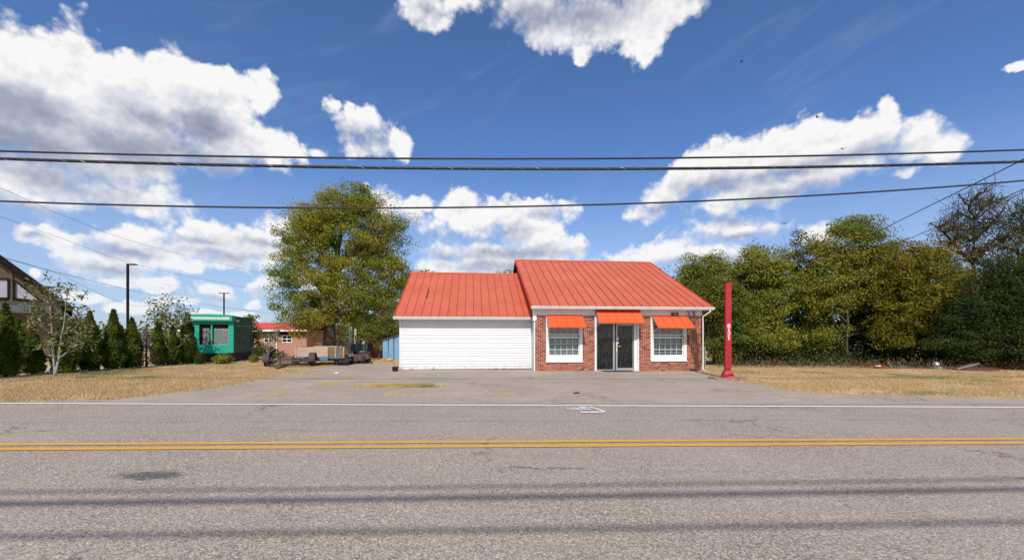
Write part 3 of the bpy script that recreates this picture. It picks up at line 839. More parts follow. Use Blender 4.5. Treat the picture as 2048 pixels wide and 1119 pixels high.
    # roofs: separate standing seam panels
    def panels(u0, u1, n, v0, z0, v1, z1, mat='roof', name='roof_panel', seam=0.026):
        ln = math.hypot(v1 - v0, z1 - z0); nv, nz = -(z1 - z0) / ln, (v1 - v0) / ln
        w = (u1 - u0) / n
        for i in range(n):
            a, c = u0 + i * w, u0 + (i + 1) * w
            b = MB()
            dz = random.uniform(-.002, .003)
            pr = [(a + 0.006, 0.0), (a + 0.006, seam), (a + 0.018, seam), (a + 0.018, 0.004), (c - 0.010, 0.004 + dz), (c - 0.010, 0.0)]
            vs = []
            sg = 6
            for k in range(sg + 1):
                t = k / sg; v = v0 + (v1 - v0) * t; z = z0 + (z1 - z0) * t
                wv = 0.004 * sin(k * 2.1 + i * 1.7) if 0 < k < sg else 0
                for (uu, h) in pr:
                    hh = h + (wv if h < seam else wv * .3)
                    vs.append((uu, v + nv * hh, z + nz * hh))
            m = len(pr); fs = []
            for k in range(sg):
                for j in range(m): fs.append((k * m + j, k * m + (j + 1) % m, (k + 1) * m + (j + 1) % m, (k + 1) * m + j))
            fs += [tuple(range(m - 1, -1, -1)), tuple(sg * m + j for j in range(m))]
            b.add(vs, fs); b.build(name, mat, B)
    panels(UL + 0.03, UR - 0.03, 20, EV - 0.03, EZ, RV, RZ)
    panels(GUL + 0.03, 0.0, 16, GEV - 0.03, GEZ, GRV, GRZ)
    # deck under the panels, rear slopes
    b = MB(); b.prism([(EV, EZ - 0.03), (RV, RZ - 0.03), (2 * RV + 0.3, EZ - 0.03), (2 * RV + 0.3, EZ - 0.09), (RV, RZ - 0.12), (EV, EZ - 0.09)], 'x', UL + 0.02, UR - 0.02)
    b.build('roof_deck', 'dark', B)
    b = MB(); b.prism([(RV + 0.01, RZ + 0.002), (2 * RV + 0.34, EZ + 0.002), (2 * RV + 0.34, EZ - 0.025), (RV + 0.01, RZ - 0.025)], 'x', UL + 0.02, UR - 0.02)
    b.prism([(GRV + 0.01, GRZ + 0.002), (2 * GRV - GEV, GEZ + 0.002), (2 * GRV - GEV, GEZ - 0.025), (GRV + 0.01, GRZ - 0.025)], 'x', GUL + 0.02, -0.02)
    b.build('rear_roof', 'roof', B)
    b = MB(); b.prism([(GEV, GEZ - 0.03), (GRV, GRZ - 0.03), (2 * GRV - GEV, GEZ - 0.03), (2 * GRV - GEV, GEZ - 0.09), (GRV, GRZ - 0.12), (GEV, GEZ - 0.09)], 'x', GUL + 0.02, -0.01)
    b.build('roof_deck', 'dark', B)
    # ridge caps and rake trims
    for (u0, u1, v, z, ev, ez) in ((UL, UR, RV, RZ, EV, EZ), (GUL, -0.02, GRV, GRZ, GEV, GEZ)):
        sl = (z - ez) / (v - ev)
        b = MB(); b.prism([(v - 0.16, z - 0.16 * sl + 0.03), (v, z + 0.045), (v + 0.16, z - 0.16 * sl + 0.03), (v + 0.16, z - 0.16 * sl + 0.015), (v, z + 0.03), (v - 0.16, z - 0.16 * sl + 0.015)], 'x', u0, u1)
        b.build('ridge_cap', 'roof', B)
    def rake(u0, u1, ev, ez, v, z):
        sl = (z - ez) / (v - ev)
        b = MB()
        for sg in (1, -1):
            e = ev if sg > 0 else 2 * v - ev
            b.prism([(e, ez + 0.03), (v, z + 0.032), (v, z - 0.13), (e, ez - 0.12)], 'x', u0, u1)
        b.build('rake_trim', 'rib', B)
    rake(UL - 0.012, UL + 0.018, EV - 0.02, EZ, RV, RZ)
    rake(UR - 0.018, UR + 0.012, EV - 0.02, EZ, RV, RZ)
    rake(GUL - 0.012, GUL + 0.018, GEV - 0.02, GEZ, GRV, GRZ)
    # red ribbed cladding on the gable wall over the garage roof, each sheet a piece
    sl = (RZ - EZ) / (RV - EV); gs = (GRZ - GEZ) / (GRV - GEV)
    v = 0.03
    while v < 2 * RV:
        e = min(v + 0.30, 2 * RV + 0.2)
        top = lambda q: EZ - 0.10 + sl * ((q if q < RV else 2 * RV - q) - EV)
        bot = lambda q: max(2.3, GEZ - 0.1 + gs * ((q if q < GRV else 2 * GRV - q) - GEV))
        if top(v) - bot(v) > 0.05 or top(e) - bot(e) > 0.05:
            b = MB()
            for k in range(3):
                a0, a1 = v + (e - v) * k / 3, v + (e - v) * (k + 1) / 3
                th = 0.0 if k else 0.022
                b.add([(-0.02 - th, a0, bot(a0)), (-0.02 - th, a1, bot(a1)), (-0.02 - th, a1, top(a1)), (-0.02 - th, a0, top(a0)),
                       (0.012, a0, bot(a0)), (0.012, a1, bot(a1)), (0.012, a1, top(a1)), (0.012, a0, top(a0))],
                      [(0, 1, 2, 3), (7, 6, 5, 4), (0, 3, 7, 4), (1, 5, 6, 2), (3, 2, 6, 7), (0, 4, 5, 1)])
            b.build('gable_sheet', 'rib', B)
        v = e
    # dark streak of old sealant beside one garage seam
    def on_groof(u, t): return (u, GEV + (GRV - GEV) * t - 0.005, GEZ + (GRZ - GEZ) * t + 0.0125)
    b = MB(); w = (0.0 - (GUL + 0.03)) / 16; us = GUL + 0.03 + 3 * w + 0.022
    tl = [(0.02, 0.05), (0.1, 0.035), (0.2, 0.05), (0.3, 0.03), (0.4, 0.055), (0.5, 0.05), (0.58, 0.02), (0.62, 0.004)]
    vs = []
    for t, ww in tl: vs += [on_groof(us, t), on_groof(us + ww, t)]
    b.add(vs, [(2 * i, 2 * i + 1, 2 * i + 3, 2 * i + 2) for i in range(len(tl) - 1)]); b.build('sealant_streak', 'dark', B)
    # garage: lapped siding boards over a wall
    b = MB(); b.box(GU0 + 0.02, -0.02, GV0 + 0.03, GV0 + 0.15, -0.2, 2.46)
    b.box(GU0 + 0.02, GU0 + 0.15, GV0 + 0.16, 2 * GRV - GV0, -0.3, 2.46); b.prism([(GV0 + 0.05, 2.47), (2 * GRV - GV0, 2.47), (GRV, GRZ - 0.2)], 'x', GU0 + 0.02, GU0 + 0.15)
    b.box(GU0, 0, 2 * GRV - GV0, 2 * GRV - GV0 + 0.15, -0.4, 2.46)
    b.build('garage_wall', 'vinyl', B)
    ex = 0.1245
    for i in range(19):
        z0 = 0.045 + i * ex; z1 = min(z0 + ex + 0.012, 2.44)
        if z0 > 2.40: break
        b = MB(); j = random.uniform(-.0015, .0015)
        b.prism([(GV0 + 0.029, z0 + .008), (GV0 - 0.004 + j, z0), (GV0 - 0.004 + j, z0 + 0.012), (GV0 + 0.021, z1), (GV0 + 0.029, z1)], 'x', GU0 + 0.075, -0.03)
        b.build('siding_board', 'vinyl', B)
    b = MB(); b.box(GU0 - 0.005, GU0 + 0.075, GV0 - 0.020, GV0 + 0.09, 0.0, 2.44); b.build('corner_board', 'vinyl', B)
    b = MB(); b.box(GU0 + 0.06, -0.03, GV0 + 0.012, GV0 + 0.028, -0.06, 0.043); b.build('base_flashing', 'old_and_shaded_plank', B)
    b = MB(); b.box(GUL + 0.03, -0.01, GEV + 0.02, GV0 + 0.028, 2.445, 2.458); b.build('soffit', 'white', B)
    b = MB(); b.box(GUL + 0.02, -0.06, GEV - 0.0, GEV + 0.02, 2.38, 2.51); b.build('fascia_board', 'white', B)
    # dead weed stalks and scuffs along the foot of the siding
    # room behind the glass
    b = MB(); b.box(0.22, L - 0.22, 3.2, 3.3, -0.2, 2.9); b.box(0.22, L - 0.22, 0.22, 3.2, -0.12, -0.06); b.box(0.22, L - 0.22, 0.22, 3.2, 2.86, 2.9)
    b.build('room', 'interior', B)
    # ---------------- windows
    def window(u0, u1, z0, z1, gu0, gu1, gz0, gz1, rail, lbl):
        w = MB(); vt = -0.022; vb = 0.20
        # casing: jambs with depth, apron below
        w.box(u0, gu0 - 0.03, vt, 0.10, z0, z1); w.box(gu1 + 0.03, u1, vt, 0.10, z0, z1)
        w.box(gu0 - 0.03, gu1 + 0.03, vt, 0.10, z0, gz0 - 0.035); w.box(gu0 - 0.03, gu1 + 0.03, vt, 0.10, gz1 + 0.03, z1)
        fr = w.build('window', 'white', B)
        if lbl: fr['label'] = lbl
        s_ = MB(); s_.box(u0 - 0.02, u1 + 0.02, -0.06, -0.0225, z0 - 0.03, z0 + 0.012); s_.build('sill', 'white', fr)
        for k, (a, c, off) in enumerate(((gz0, rail[0], 0.045), (rail[1], gz1, 0.03))):
            q = MB()
            q.box(gu0 - 0.028, gu0 + 0.012, off, off + 0.05, a - 0.033, c + 0.04); q.box(gu1 - 0.012, gu1 + 0.028, off, off + 0.05, a - 0.033, c + 0.04)
            q.box(gu0 + 0.012, gu1 - 0.012, off, off + 0.05, a - 0.033, a + 0.012); q.box(gu0 + 0.012, gu1 - 0.012, off, off + 0.05, c - 0.004, c + (0.06 if k == 0 else 0.028))
            q.build('sash', 'white', fr)
            nr, nc = 3, 5
            cw, ch = (gu1 - gu0) / nc, (c - a) / nr
            q = MB()
            for i in range(1, nc): q.box(gu0 + i * cw - 0.008, gu0 + i * cw + 0.008, off + 0.010, off + 0.022, a + 0.013, c - 0.005)
            for i in range(1, nr):
                for j in range(nc): q.box(gu0 + j * cw + 0.012, gu0 + (j + 1) * cw - 0.012, off + 0.0105, off + 0.0215, a + i * ch - 0.008, a + i * ch + 0.008)
            q.build('muntins', 'white', fr)
            pane = None
            for i in range(nr):
                for j in range(nc):
                    if pane is None:
                        pane = MB().box(0.002, cw - 0.002, 0, 0.004, 0.002, ch - 0.002).build('pane', 'glass', fr); o = pane
                    else:
                        o = pane.copy(); COL.objects.link(o); o.parent = fr
                    o.location = (gu0 + j * cw, off + 0.024, a + i * ch)
        # blind with closed slats behind the glass
        q = MB(); n = int((gz1 - gz0 + 0.0) / 0.034)
        for i in range(n):
            z = gz0 + (0.10 if u0 > 4 else 0.03) + i * 0.034
            if z > gz1 + 0.05: break
            if abs(i - 3) < 1 and u0 > 4: continue
            dz = 0.0172
            q.add([(gu0 + 0.005, 0.150, z - dz), (gu1 - 0.005, 0.150, z - dz), (gu1 - 0.005, 0.162, z + dz), (gu0 + 0.005, 0.162, z + dz)], [(0, 1, 2, 3)])
        q.box(gu0 + 0.005, gu1 - 0.005, 0.14, 0.165, gz0 + (0.045 if u0 > 4 else -0.02), gz0 + (0.075 if u0 > 4 else 0.008))
        q.build('blind', 'blind', fr)
    z0 = lambda px, py, v=0.05: UZ(px, py, v)[1]
    window(wl[0], wl[1], wlz[0], wlz[1], U(1098.2, .05), U(1157.2, .05), z0(1128, 709.8), 2.42, (z0(1128, 675.5), z0(1128, 668)), None)
    window(wr[0], wr[1], wrz[0], wrz[1], U(1307.2, .05), U(1364.6, .05), z0(1337, 709.6), 2.42, (z0(1337, 676), z0(1337, 668.8)), None)
    # ---------------- entrance
    du0, du1 = dr
    e = MB()
    zt = 2.24
    e.box(du0 - 0.005, du0 + 0.075, -0.03, 0.12, -0.12, 2.60); e.box(du1 - 0.06, du1 + 0.005, -0.03, 0.12, -0.12, 2.60)
    e.box(du0 + 0.075, du1 - 0.06, -0.02, 0.12, zt + 0.002, 2.60)
    ent = e.build('entrance_surround', 'white', B)
    e = MB(); e.box(U(1266.8, .12), du1 - 0.061, 0.03, 0.118, -0.12, zt); e.build('side_board', 'white', ent)
    v = 0.10
    a0, a1 = U(1193.6, v), U(1229.4, v)
    fixed = MB(); zb = -0.02
    fixed.box(a0 - 0.03, a0 + 0.012, v, v + 0.05, zb, zt); fixed.box(a1 - 0.082, a1, v, v + 0.05, zb, zt)
    fixed.box(a0 + 0.012, a1 - 0.082, v, v + 0.05, zt - 0.06, zt); fixed.box(a0 + 0.012, a1 - 0.082, v, v + 0.05, zb, zb + 0.05)
    fx = fixed.build('sidelight', 'alu', B)
    MB().box(a0 + 0.013, a1 - 0.083, v + 0.02, v + 0.026, zb + 0.051, zt - 0.061).build('pane', 'glass', fx)
    MB().box(a1 + 0.001, a1 + 0.05, v + 0.04, v + 0.05, zb, zt).build('dark_gap', 'dark', fx)
    b0, b1 = U(1231.9, v), U(1266.8, v)
    dm = MB(); sw = 0.075
    dm.box(b0, b0 + sw, v, v + 0.045, zb + 0.01, zt - 0.01); dm.box(b1 - 0.035, b1 - 0.004, v, v + 0.045, zb + 0.01, zt - 0.01)
    dm.box(b0 + sw, b1 - 0.035, v, v + 0.045, zt - 0.13, zt - 0.01); dm.box(b0 + sw, b1 - 0.035, v, v + 0.045, zb + 0.01, zb + 0.115)
    door = dm.build('door', 'alu', B)
    MB().box(b0 + sw + 0.001, b1 - 0.036, v + 0.018, v + 0.024, zb + 0.116, zt - 0.131).build('pane', 'glass', door)
    zc = lambda py: UZ(1234, py, v)[1]
    MB().box(b0 + 0.004, b0 + 0.07, v - 0.012, v - 0.001, zc(702.4), zc(684)).build('push_plate', 'cream', door)
    MB().box(b0 + 0.03, b0 + 0.20, v - 0.05, v - 0.035, zc(692.6), zc(691)).box(b0 + 0.03, b0 + 0.05, v - 0.035, v - 0.013, zc(692.6), zc(691)).build('handle', 'alu', door)
    MB().box(b0 + sw + 0.004, b0 + sw + 0.062, v + 0.008, v + 0.014, zc(680.5), zc(673.6)).build('sticker', 'sticker', door)
    MB().lathe([(0.0, -0.02), (0.036, -0.02), (0.036, 0.0)], (b0 + 0.105, v + 0.012, zc(685)), (0, 1, 0), 14).build('lock', 'sticker', door)
    MB().box(du0 + 0.076, du1 - 0.062, 0.0, 0.25, -0.12, zb - 0.003).build('threshold', 'concrete', B)
    # ---------------- awnings
    def awning(u0, u1, zt, p, zf, n, topdark=False):
        w = (u1 - u0) / n
        ln = math.hypot(p, zt - zf); dv, dz = -p / ln, -(zt - zf) / ln; nv, nz = dz, -dv
        fr = MB()
        for uu in (u0 + 0.012, u1 - 0.012):
            fr.bar((uu, -0.03, zt - 0.04), (uu, -p + 0.03, zf - 0.015), 0.018); fr.bar((uu, -0.03, zf - 0.25), (uu, -p + 0.03, zf - 0.02), 0.015)
            fr.bar((uu, -0.028, zt - 0.05), (uu, -0.028, zf - 0.27), 0.018)
        fr.bar((u0 + 0.025, -p + 0.02, zf - 0.012), (u1 - 0.025, -p + 0.02, zf - 0.012), 0.016)
        aw = fr.build('awning', 'white', B)
        for i in range(n):
            a, c = u0 + i * w, u0 + (i + 1) * w
            pr = [(a + 0.002, 0.0), (a + 0.002, 0.026), (a + 0.012, 0.026), (a + 0.012, 0.004), (c - 0.002, 0.004), (c - 0.002, 0)]
            if i == n - 1: pr = pr[:4] + [(c - 0.012, 0.004), (c - 0.012, 0.026), (c - 0.002, 0.026), (c - 0.002, 0)]
            vs = []
            for t in (0, 1):
                for (uu, h) in pr: vs.append((uu, -0.02 + dv * ln * t * (p - 0.0) / p + nv * h, zt + dz * ln * t + nz * h))
            m = len(pr); q = MB()
            q.add(vs, [tuple(range(m)), tuple(range(2 * m - 1, m - 1, -1))] + [(j, (j + 1) % m, m + (j + 1) % m, m + j) for j in range(m)])
            # folded hem
            q.box(a + 0.002, c - 0.002, -0.02 - p - 0.004, -0.02 - p + 0.006, zf - 0.035, zf - 0.001)
            q.build('awning_panel', 'awning', aw)
    awning(U(1092.5, 0), U(1164.6, 0), 2.585, 0.735, 2.015, 4)
    awning(U(1303, 0), U(1373.3, 0), 2.575, 0.735, 2.005, 4)
    awning(U(1190.6, 0), U(1278, 0), 2.87, 0.69, 2.23, 5)
    # small plaque under the eave
    pu0, pz0 = UZ(1342.6, 630.3, -.05); pu1, pz1 = UZ(1355.6, 625.2, -.05)
    pl = MB().box(pu0, pu1, -0.12, -0.036, pz0, pz1).build('plaque', 'maroon', B)
    q = MB()
    for k in range(4):
        a = pu0 + 0.06 + k * 0.05
        q.box(a, a + 0.036, -0.124, -0.1205, pz0 + 0.04, pz1 - 0.05)
    q.build('lettering', 'numeral', pl)
    return B


BLD = make_building()


def bpt(u, v, z):
    return Vector((MX + u * BC - v * BS, MY + u * BS + v * BC, z))


# clear sheets hung behind the entrance glass, door mat, bucket, vine
def make_near_things():
    rng = np.random.default_rng(11)
    for (pa, pb, lb) in ((1194.5, 1226, 'crumpled clear plastic sheet hanging behind the fixed glass beside the door'), (1236, 1266, 'clear plastic sheet gathered to one corner behind the glass door')):
        u0, u1 = U(pa, .3), U(pb, .3); nu, nz_ = 24, 30
        vs = []
        for j in range(nz_ + 1):
            for i in range(nu + 1):
                t = i / nu; z = 0.05 + 2.1 * j / nz_
                vs.append((u0 + (u1 - u0) * t, 0.22 + 0.025 * sin(t * 31 + 2 * sin(z * 2.2)) + 0.015 * sin(t * 57 + z * 5) + rng.normal(0, .004), z))
        fs = [(j * (nu + 1) + i, j * (nu + 1) + i + 1, (j + 1) * (nu + 1) + i + 1, (j + 1) * (nu + 1) + i) for j in range(nz_) for i in range(nu)]
        o = MB().add(vs, fs).build('plastic_sheet', 'plastic', None, True)
        o.location = (MX, MY, 0); o.rotation_euler = (0, 0, TH)
        tag(o, lb, 'plastic sheet')
    u0, u1 = U(1204, -.3), U(1262, -.3)
    o = MB().prism([(u0, -0.08), (u1, -0.08), (u1 + .02, -0.62), (u0 + 0.07, -0.60)], 'z', 0.0, 0.016).build('door_mat', 'mat')
    o.location = (MX, MY, float(gz(3, 19)) + 0.006); o.rotation_euler = (0, 0, TH); tag(o, 'dark rubber mat lying on the asphalt before the glass door', 'door mat')
    g = G(790.5, 742)
    t = thing('bucket', 'small black bucket standing on asphalt at the end of the white siding', 'bucket', g, 0.4)
    MB().lathe([(0.0, 0.0), (0.115, 0.0), (0.14, 0.2), (0.128, 0.2), (0.105, 0.03), (0.0, 0.03)], (0, 0, 0.004), (0, 0, 1), 14).build('shell', 'black', t)
    MB().bar((0.02, 0, 0.03), (-0.03, 0.02, 0.33), 0.022).build('stick', 'old_and_shaded_plank', t)
    # dry vine on the brick corner
    t = thing('vine', 'dry leafless vine climbing the brick corner beside the downspout', 'vine', bpt(7.95, -0.04, 0), TH)
    b = MB(); lv = []
    for k in range(26):
        x, z = rng.uniform(-0.12, 0.05), rng.uniform(0, 1.3)
        if k < 9: x, z = rng.uniform(-0.1, 0.06), 0.0
        pts = [(x, -0.012, z)]
        for s in range(14):
            x += rng.normal(-0.03, 0.05); z += rng.uniform(0.06, 0.19)
            if z > 2.86: break
            x = min(max(x, -0.75), 0.10)
            pts.append((x, -0.014 - rng.uniform(0, .025), z))
            if z > 1.5 and rng.random() < .7:
                lv.append((x, -0.02, z))
        if len(pts) > 2: b.tube(pts, 0.006, 4)
    b.build('stems', 'rust', t)
    lv = np.repeat(np.array(lv), 4, 0) + rng.normal(0, .05, (len(lv) * 4, 3)) * [1, .2, 1]
    link('leaves', leaves_mesh('leaves', lv, rng, 0.06, up=0.1), 'leaf_dead', t)
    # long dry stems outside the corner
    t = thing('climber', 'tall bare climber stems dangling beyond the downspout', 'climber', G(1412, 744))
    b = MB()
    g = G(1412, 744)
    def loc(px, py, Y): return P(px, py, Y) - g
    for pts in ([(1409, 742), (1408, 700), (1411, 680), (1409, 660), (1413, 640), (1420, 622)], [(1421, 735), (1418, 690), (1416, 655), (1423, 622)], [(1410, 690), (1413, 676), (1410, 665)], [(1417, 652), (1424, 648), (1431, 652), (1426, 655)], [(1412, 672), (1420, 678), (1425, 700), (1424, 730)]):
        b.tube([loc(x, y, 19.9 + 0.2 * sin(y)) for x, y in pts], 0.009, 5)
    b.build('stem', 'bark', t)


# ------------------------------------------------------------------ foliage machinery
def leaves_mesh(name, C, rng, ln, wd=0.5, up=0.5, out_dir=None, outw=0.5, droop=0.0, jit=0.35, fold=0.12, vert=0.0):
    n = len(C)
    nr = rng.normal(0, 1, (n, 3)); nr /= np.linalg.norm(nr, axis=1)[:, None]
    nrm = nr * 0.75 + np.array([0, 0, up])
    if out_dir is not None: nrm = nrm + out_dir * outw
    nrm /= np.linalg.norm(nrm, axis=1)[:, None] + 1e-9
    d = rng.normal(0, 1, (n, 3)); d[:, 2] += -droop + vert
    d -= nrm * (d * nrm).sum(1)[:, None]
    d /= np.linalg.norm(d, axis=1)[:, None] + 1e-9
    s = np.cross(nrm, d)
    L = ln * (1 + rng.uniform(-jit, jit, n))[:, None]
    W = L * wd * 0.5
    v = np.empty((n, 4, 3))
    v[:, 0] = C; v[:, 1] = C + d * L * 0.5 + s * W + nrm * L * fold; v[:, 2] = C + d * L; v[:, 3] = C + d * L * 0.5 - s * W + nrm * L * fold
    q = np.arange(n * 4).reshape(n, 4)
    return np_mesh(name, v.reshape(-1, 3), q)


def make_tree(name, label, cat, base, blobs, ncl, lpc, leaf, mat, bark='bark', seed=0, tr=0.2, group=None, clr=0.55, limbs=9, wood=1.0,
              trunk_top=0.75, trunks=1, twig_r=0.018, wd=0.55, sparse_twigs=0, inner=0.42, up=0.55, droop=0.2, lmin=0.010):
    """blobs: ellipsoids (dx,dy,z,rx,ry,rz) of the crown relative to the base"""
    rng = np.random.default_rng(seed)
    T = thing(name, label, cat, base, 0, group)
    B = np.array(blobs, float)
    vol = (B[:, 3] * B[:, 4] * B[:, 5]) ** 0.85; vol /= vol.sum()
    k = rng.choice(len(B), ncl, p=vol)
    d = rng.normal(0, 1, (ncl, 3)); d /= np.linalg.norm(d, axis=1)[:, None]
    r = rng.uniform(inner ** 3, 1, ncl) ** (1 / 3)
    stray = rng.random(ncl) < 0.2
    r = np.where(stray, rng.uniform(1.02, 1.28, ncl), r)
    C = B[k, :3] + d * r[:, None] * B[k, 3:6]
    C[:, 2] = np.maximum(C[:, 2], 0.25)
    top = (B[:, 2] + B[:, 5]).max()
    cx, cy = np.average(B[:, 0], weights=vol), np.average(B[:, 1], weights=vol)
    # trunks and limbs
    wd_b = MB(); nodes = []
    zt = top * trunk_top
    for q in range(trunks):
        a = 2 * pi * q / max(trunks, 1) + seed
        off = 0.0 if trunks == 1 else 0.12 * zt * 0.5
        pts = []
        for i in range(9):
            t = i / 8
            pts.append((cx * t + off * cos(a) * t * 1.6 + rng.normal(0, .02 * zt * .25) * min(1, t * 4), cy * t + off * sin(a) * t * 1.2 + rng.normal(0, .02 * zt * .25) * min(1, t * 4), -0.08 + zt * t))
        rad = [tr * ((1 - i / 8) ** 0.8 * 0.85 + 0.08) * (1.35 if i == 0 else 1) for i in range(9)]
        wd_b.tube(pts, rad, 8)
        for i in range(2, 9): nodes.append((np.array(pts[i]), rad[i]))
    # limb tips: spread over the crown
    tips = [C[rng.integers(ncl)]]
    for _ in range(limbs - 1):
        cand = C[rng.integers(0, ncl, 24)]
        dm = np.min(np.linalg.norm(cand[:, None] - np.array(tips)[None], axis=2), axis=1)
        tips.append(cand[np.argmax(dm)])
    lim_pts = [n_[0] for n_ in nodes]
    base_nodes = list(nodes)
    for tip in tips:
        hz = np.hypot(tip[0] - cx, tip[1] - cy)
        want = max(tip[2] - hz * 0.9, top * 0.16)
        st, sr = min(base_nodes, key=lambda q: abs(q[0][2] - want) + 0.2 * np.linalg.norm(q[0][:2] - tip[:2]))
        mid = st + (tip - st) * 0.5 + np.array([0, 0, 0.12 * hz]) + rng.normal(0, .12, 3) * min(1, hz)
        pts = []
        for i in range(7):
            t = i / 6
            pts.append((1 - t) ** 2 * st + 2 * t * (1 - t) * mid + t * t * tip + (rng.normal(0, .05, 3) if 0 < i < 6 else 0))
        r0 = max(min(sr * 0.75, tr * 0.5), lmin * 1.6)
        wd_b.tube(pts, [r0 * (1 - t / 6) ** 0.8 + lmin for t in range(7)], 6)
        lim_pts += pts[2:]
    LP = np.array(lim_pts)
    ntw = int(ncl * wood)
    for c in C[:ntw]:
        j = np.argmin(np.linalg.norm(LP - c, axis=1) + 0.3 * np.maximum(LP[:, 2] - c[2], 0))
        a = LP[j]; m = (a + c) / 2 + rng.normal(0, .10, 3) + np.array([0, 0, .06])
        wd_b.tube([a, m, c], [twig_r, twig_r * .7, twig_r * .35], 4, False)
        for _ in range(sparse_twigs):
            e = c + rng.normal(0, 1, 3) * np.array([.35, .35, .45]) + np.array([0, 0, .25])
            wd_b.tube([c, (c + e) / 2 + rng.normal(0, .05, 3), e], [twig_r * .4, twig_r * .3, twig_r * .18], 3, False)
    wd_b.build('trunk', bark, T, True)
    # leaves
    cnt = rng.poisson(np.where(stray, lpc * 0.35, lpc * rng.uniform(0.6, 1.5, ncl)))
    idx = np.repeat(np.arange(ncl), cnt); n = len(idx)
    rad = clr * rng.uniform(0.6, 1.35, ncl)[idx]
    off = rng.normal(0, 1, (n, 3)); off /= np.linalg.norm(off, axis=1)[:, None]
    off *= (rng.uniform(0.15, 1, n) ** 0.45)[:, None]
    off[:, 2] *= 0.62
    LC = C[idx] + off * rad[:, None]
    keep = LC[:, 2] > 0.05
    LC, off = LC[keep], off[keep]
    link('crown', leaves_mesh('crown', LC, rng, leaf, wd, up, off, 0.55, droop), mat, T)
    return T


def blob_px(base, px, py, rxp, ryp, dy=0.0, ry=None):
    """ellipsoid of a crown from its place and half sizes in the photograph, at the distance of the trunk plus dy"""
    Y = base[1] + dy
    c = P(px, py, Y)
    rx, rz = rxp / F * Y, ryp / F * Y
    return (c.x - base[0], dy, c.z - base[2], rx, ry or rx * 0.8, rz)


def at(px, Y):
    X = (px - CX) / F * Y
    return Vector((X, Y, float(gz(X, Y))))


def thuja(px, py, top, halfw, label, seed, mat='thuja', n=12000):
    rng = np.random.default_rng(seed)
    base = G(px, py); Y = base.y
    h = P(px, top, Y).z - base.z; Rr = halfw / F * Y
    T = thing('arborvitae', label, 'evergreen shrub', base, rng.uniform(0, 6), 'arborvitae in the hedge row')
    MB().tube([(0, 0, -.05), (0.01, 0, h * .5), (0, 0, h * .93)], [0.05, 0.035, 0.01], 6).build('trunk', 'bark_dark', T)
    n = int(n * (h / 2.6) * max(Rr, .3) / .42)
    t = rng.beta(1.15, 1.35, n)
    lump = 1 + 0.13 * np.sin(t * 23 + rng.uniform(0, 6)) 
    th = rng.uniform(0, 2 * pi, n)
    lump = lump * (1 + 0.16 * np.sin(3 * th + t * 9 + seed) + 0.10 * np.sin(7 * th - t * 17))
    prof = np.where(t < .22, 0.72 + 1.27 * t, 1.0 - ((t - .22) / .78) ** 1.35 * 0.97)
    r = Rr * prof * lump * rng.uniform(0.55, 1.05, n) ** 0.6
    C = np.stack([r * np.cos(th), r * np.sin(th), 0.05 + t * h * 0.965], 1)
    od = np.stack([np.cos(th), np.sin(th), np.full(n, .15)], 1)
    me = leaves_mesh('crown', C, rng, 0.085, 0.42, 0.1, od, 0.9, 0.0, 0.5, 0.1, vert=1.5)
    link('crown', me, mat, T)
    return T


def bush(px, py, w, h, label, seed, mat='leaf_bush', n=1500, leaf=0.075, group=None, name='shrub', up=0.4):
    rng = np.random.default_rng(seed)
    base = G(px, py); Y = base.y; rx = w / F * Y; hz = h / F * Y
    T = thing(name, label, 'shrub', base, 0, group)
    b = MB()
    tips = []
    for k in range(14):
        a = rng.uniform(0, 2 * pi); q = rng.uniform(.2, .9)
        e = np.array([rx * q * cos(a), rx * q * sin(a), hz * rng.uniform(.5, .92)]); tips.append(e)
        b.tube([(0, 0, -.03), e * [.45, .45, .6], e], [0.014, 0.01, 0.004], 4, False)
    b.build('stems', 'bark', T)
    n = int(n)
    d = rng.normal(0, 1, (n, 3)); d /= np.linalg.norm(d, axis=1)[:, None]; 
    lump = 1 + 0.22 * np.sin(4 * np.arctan2(d[:, 1], d[:, 0]) + seed) * np.cos(3 * d[:, 2] + seed)
    C = d * (rng.uniform(.3, 1, n) ** .4 * lump)[:, None] * [rx, rx, hz * .56] + [0, 0, hz * .44]
    C = C[C[:, 2] > 0.02]
    C = C[:, :]
    d = C / (np.linalg.norm(C, axis=1)[:, None] + 1e-6)
    link('crown', leaves_mesh('crown', C, rng, leaf, .5, up, d, .8, -.3), mat, T)
    return T


def grass(name, pts_xy, rng, mat, h=0.06, w=0.012, lean=0.6, parent=None):
    n = len(pts_xy)
    z = gz(pts_xy[:, 0], pts_xy[:, 1]) - 0.02
    B = np.column_stack([pts_xy, z])
    a = rng.uniform(0, 2 * pi, n); s = np.stack([np.cos(a), np.sin(a), np.zeros(n)], 1) * w / 2
    b = rng.uniform(0, 2 * pi, n); hh = h * rng.uniform(.45, 1.4, n)
    tip = B + np.stack([np.cos(b) * lean * hh, np.sin(b) * lean * hh, hh + .02], 1)
    v = np.empty((n, 3, 3)); v[:, 0] = B - s; v[:, 1] = B + s; v[:, 2] = tip
    me = np_mesh(name, v.reshape(-1, 3), None, np.arange(n * 3).reshape(n, 3))
    o = link(name, me, mat, parent)
    return tag(o, kind='stuff')


make_near_things()


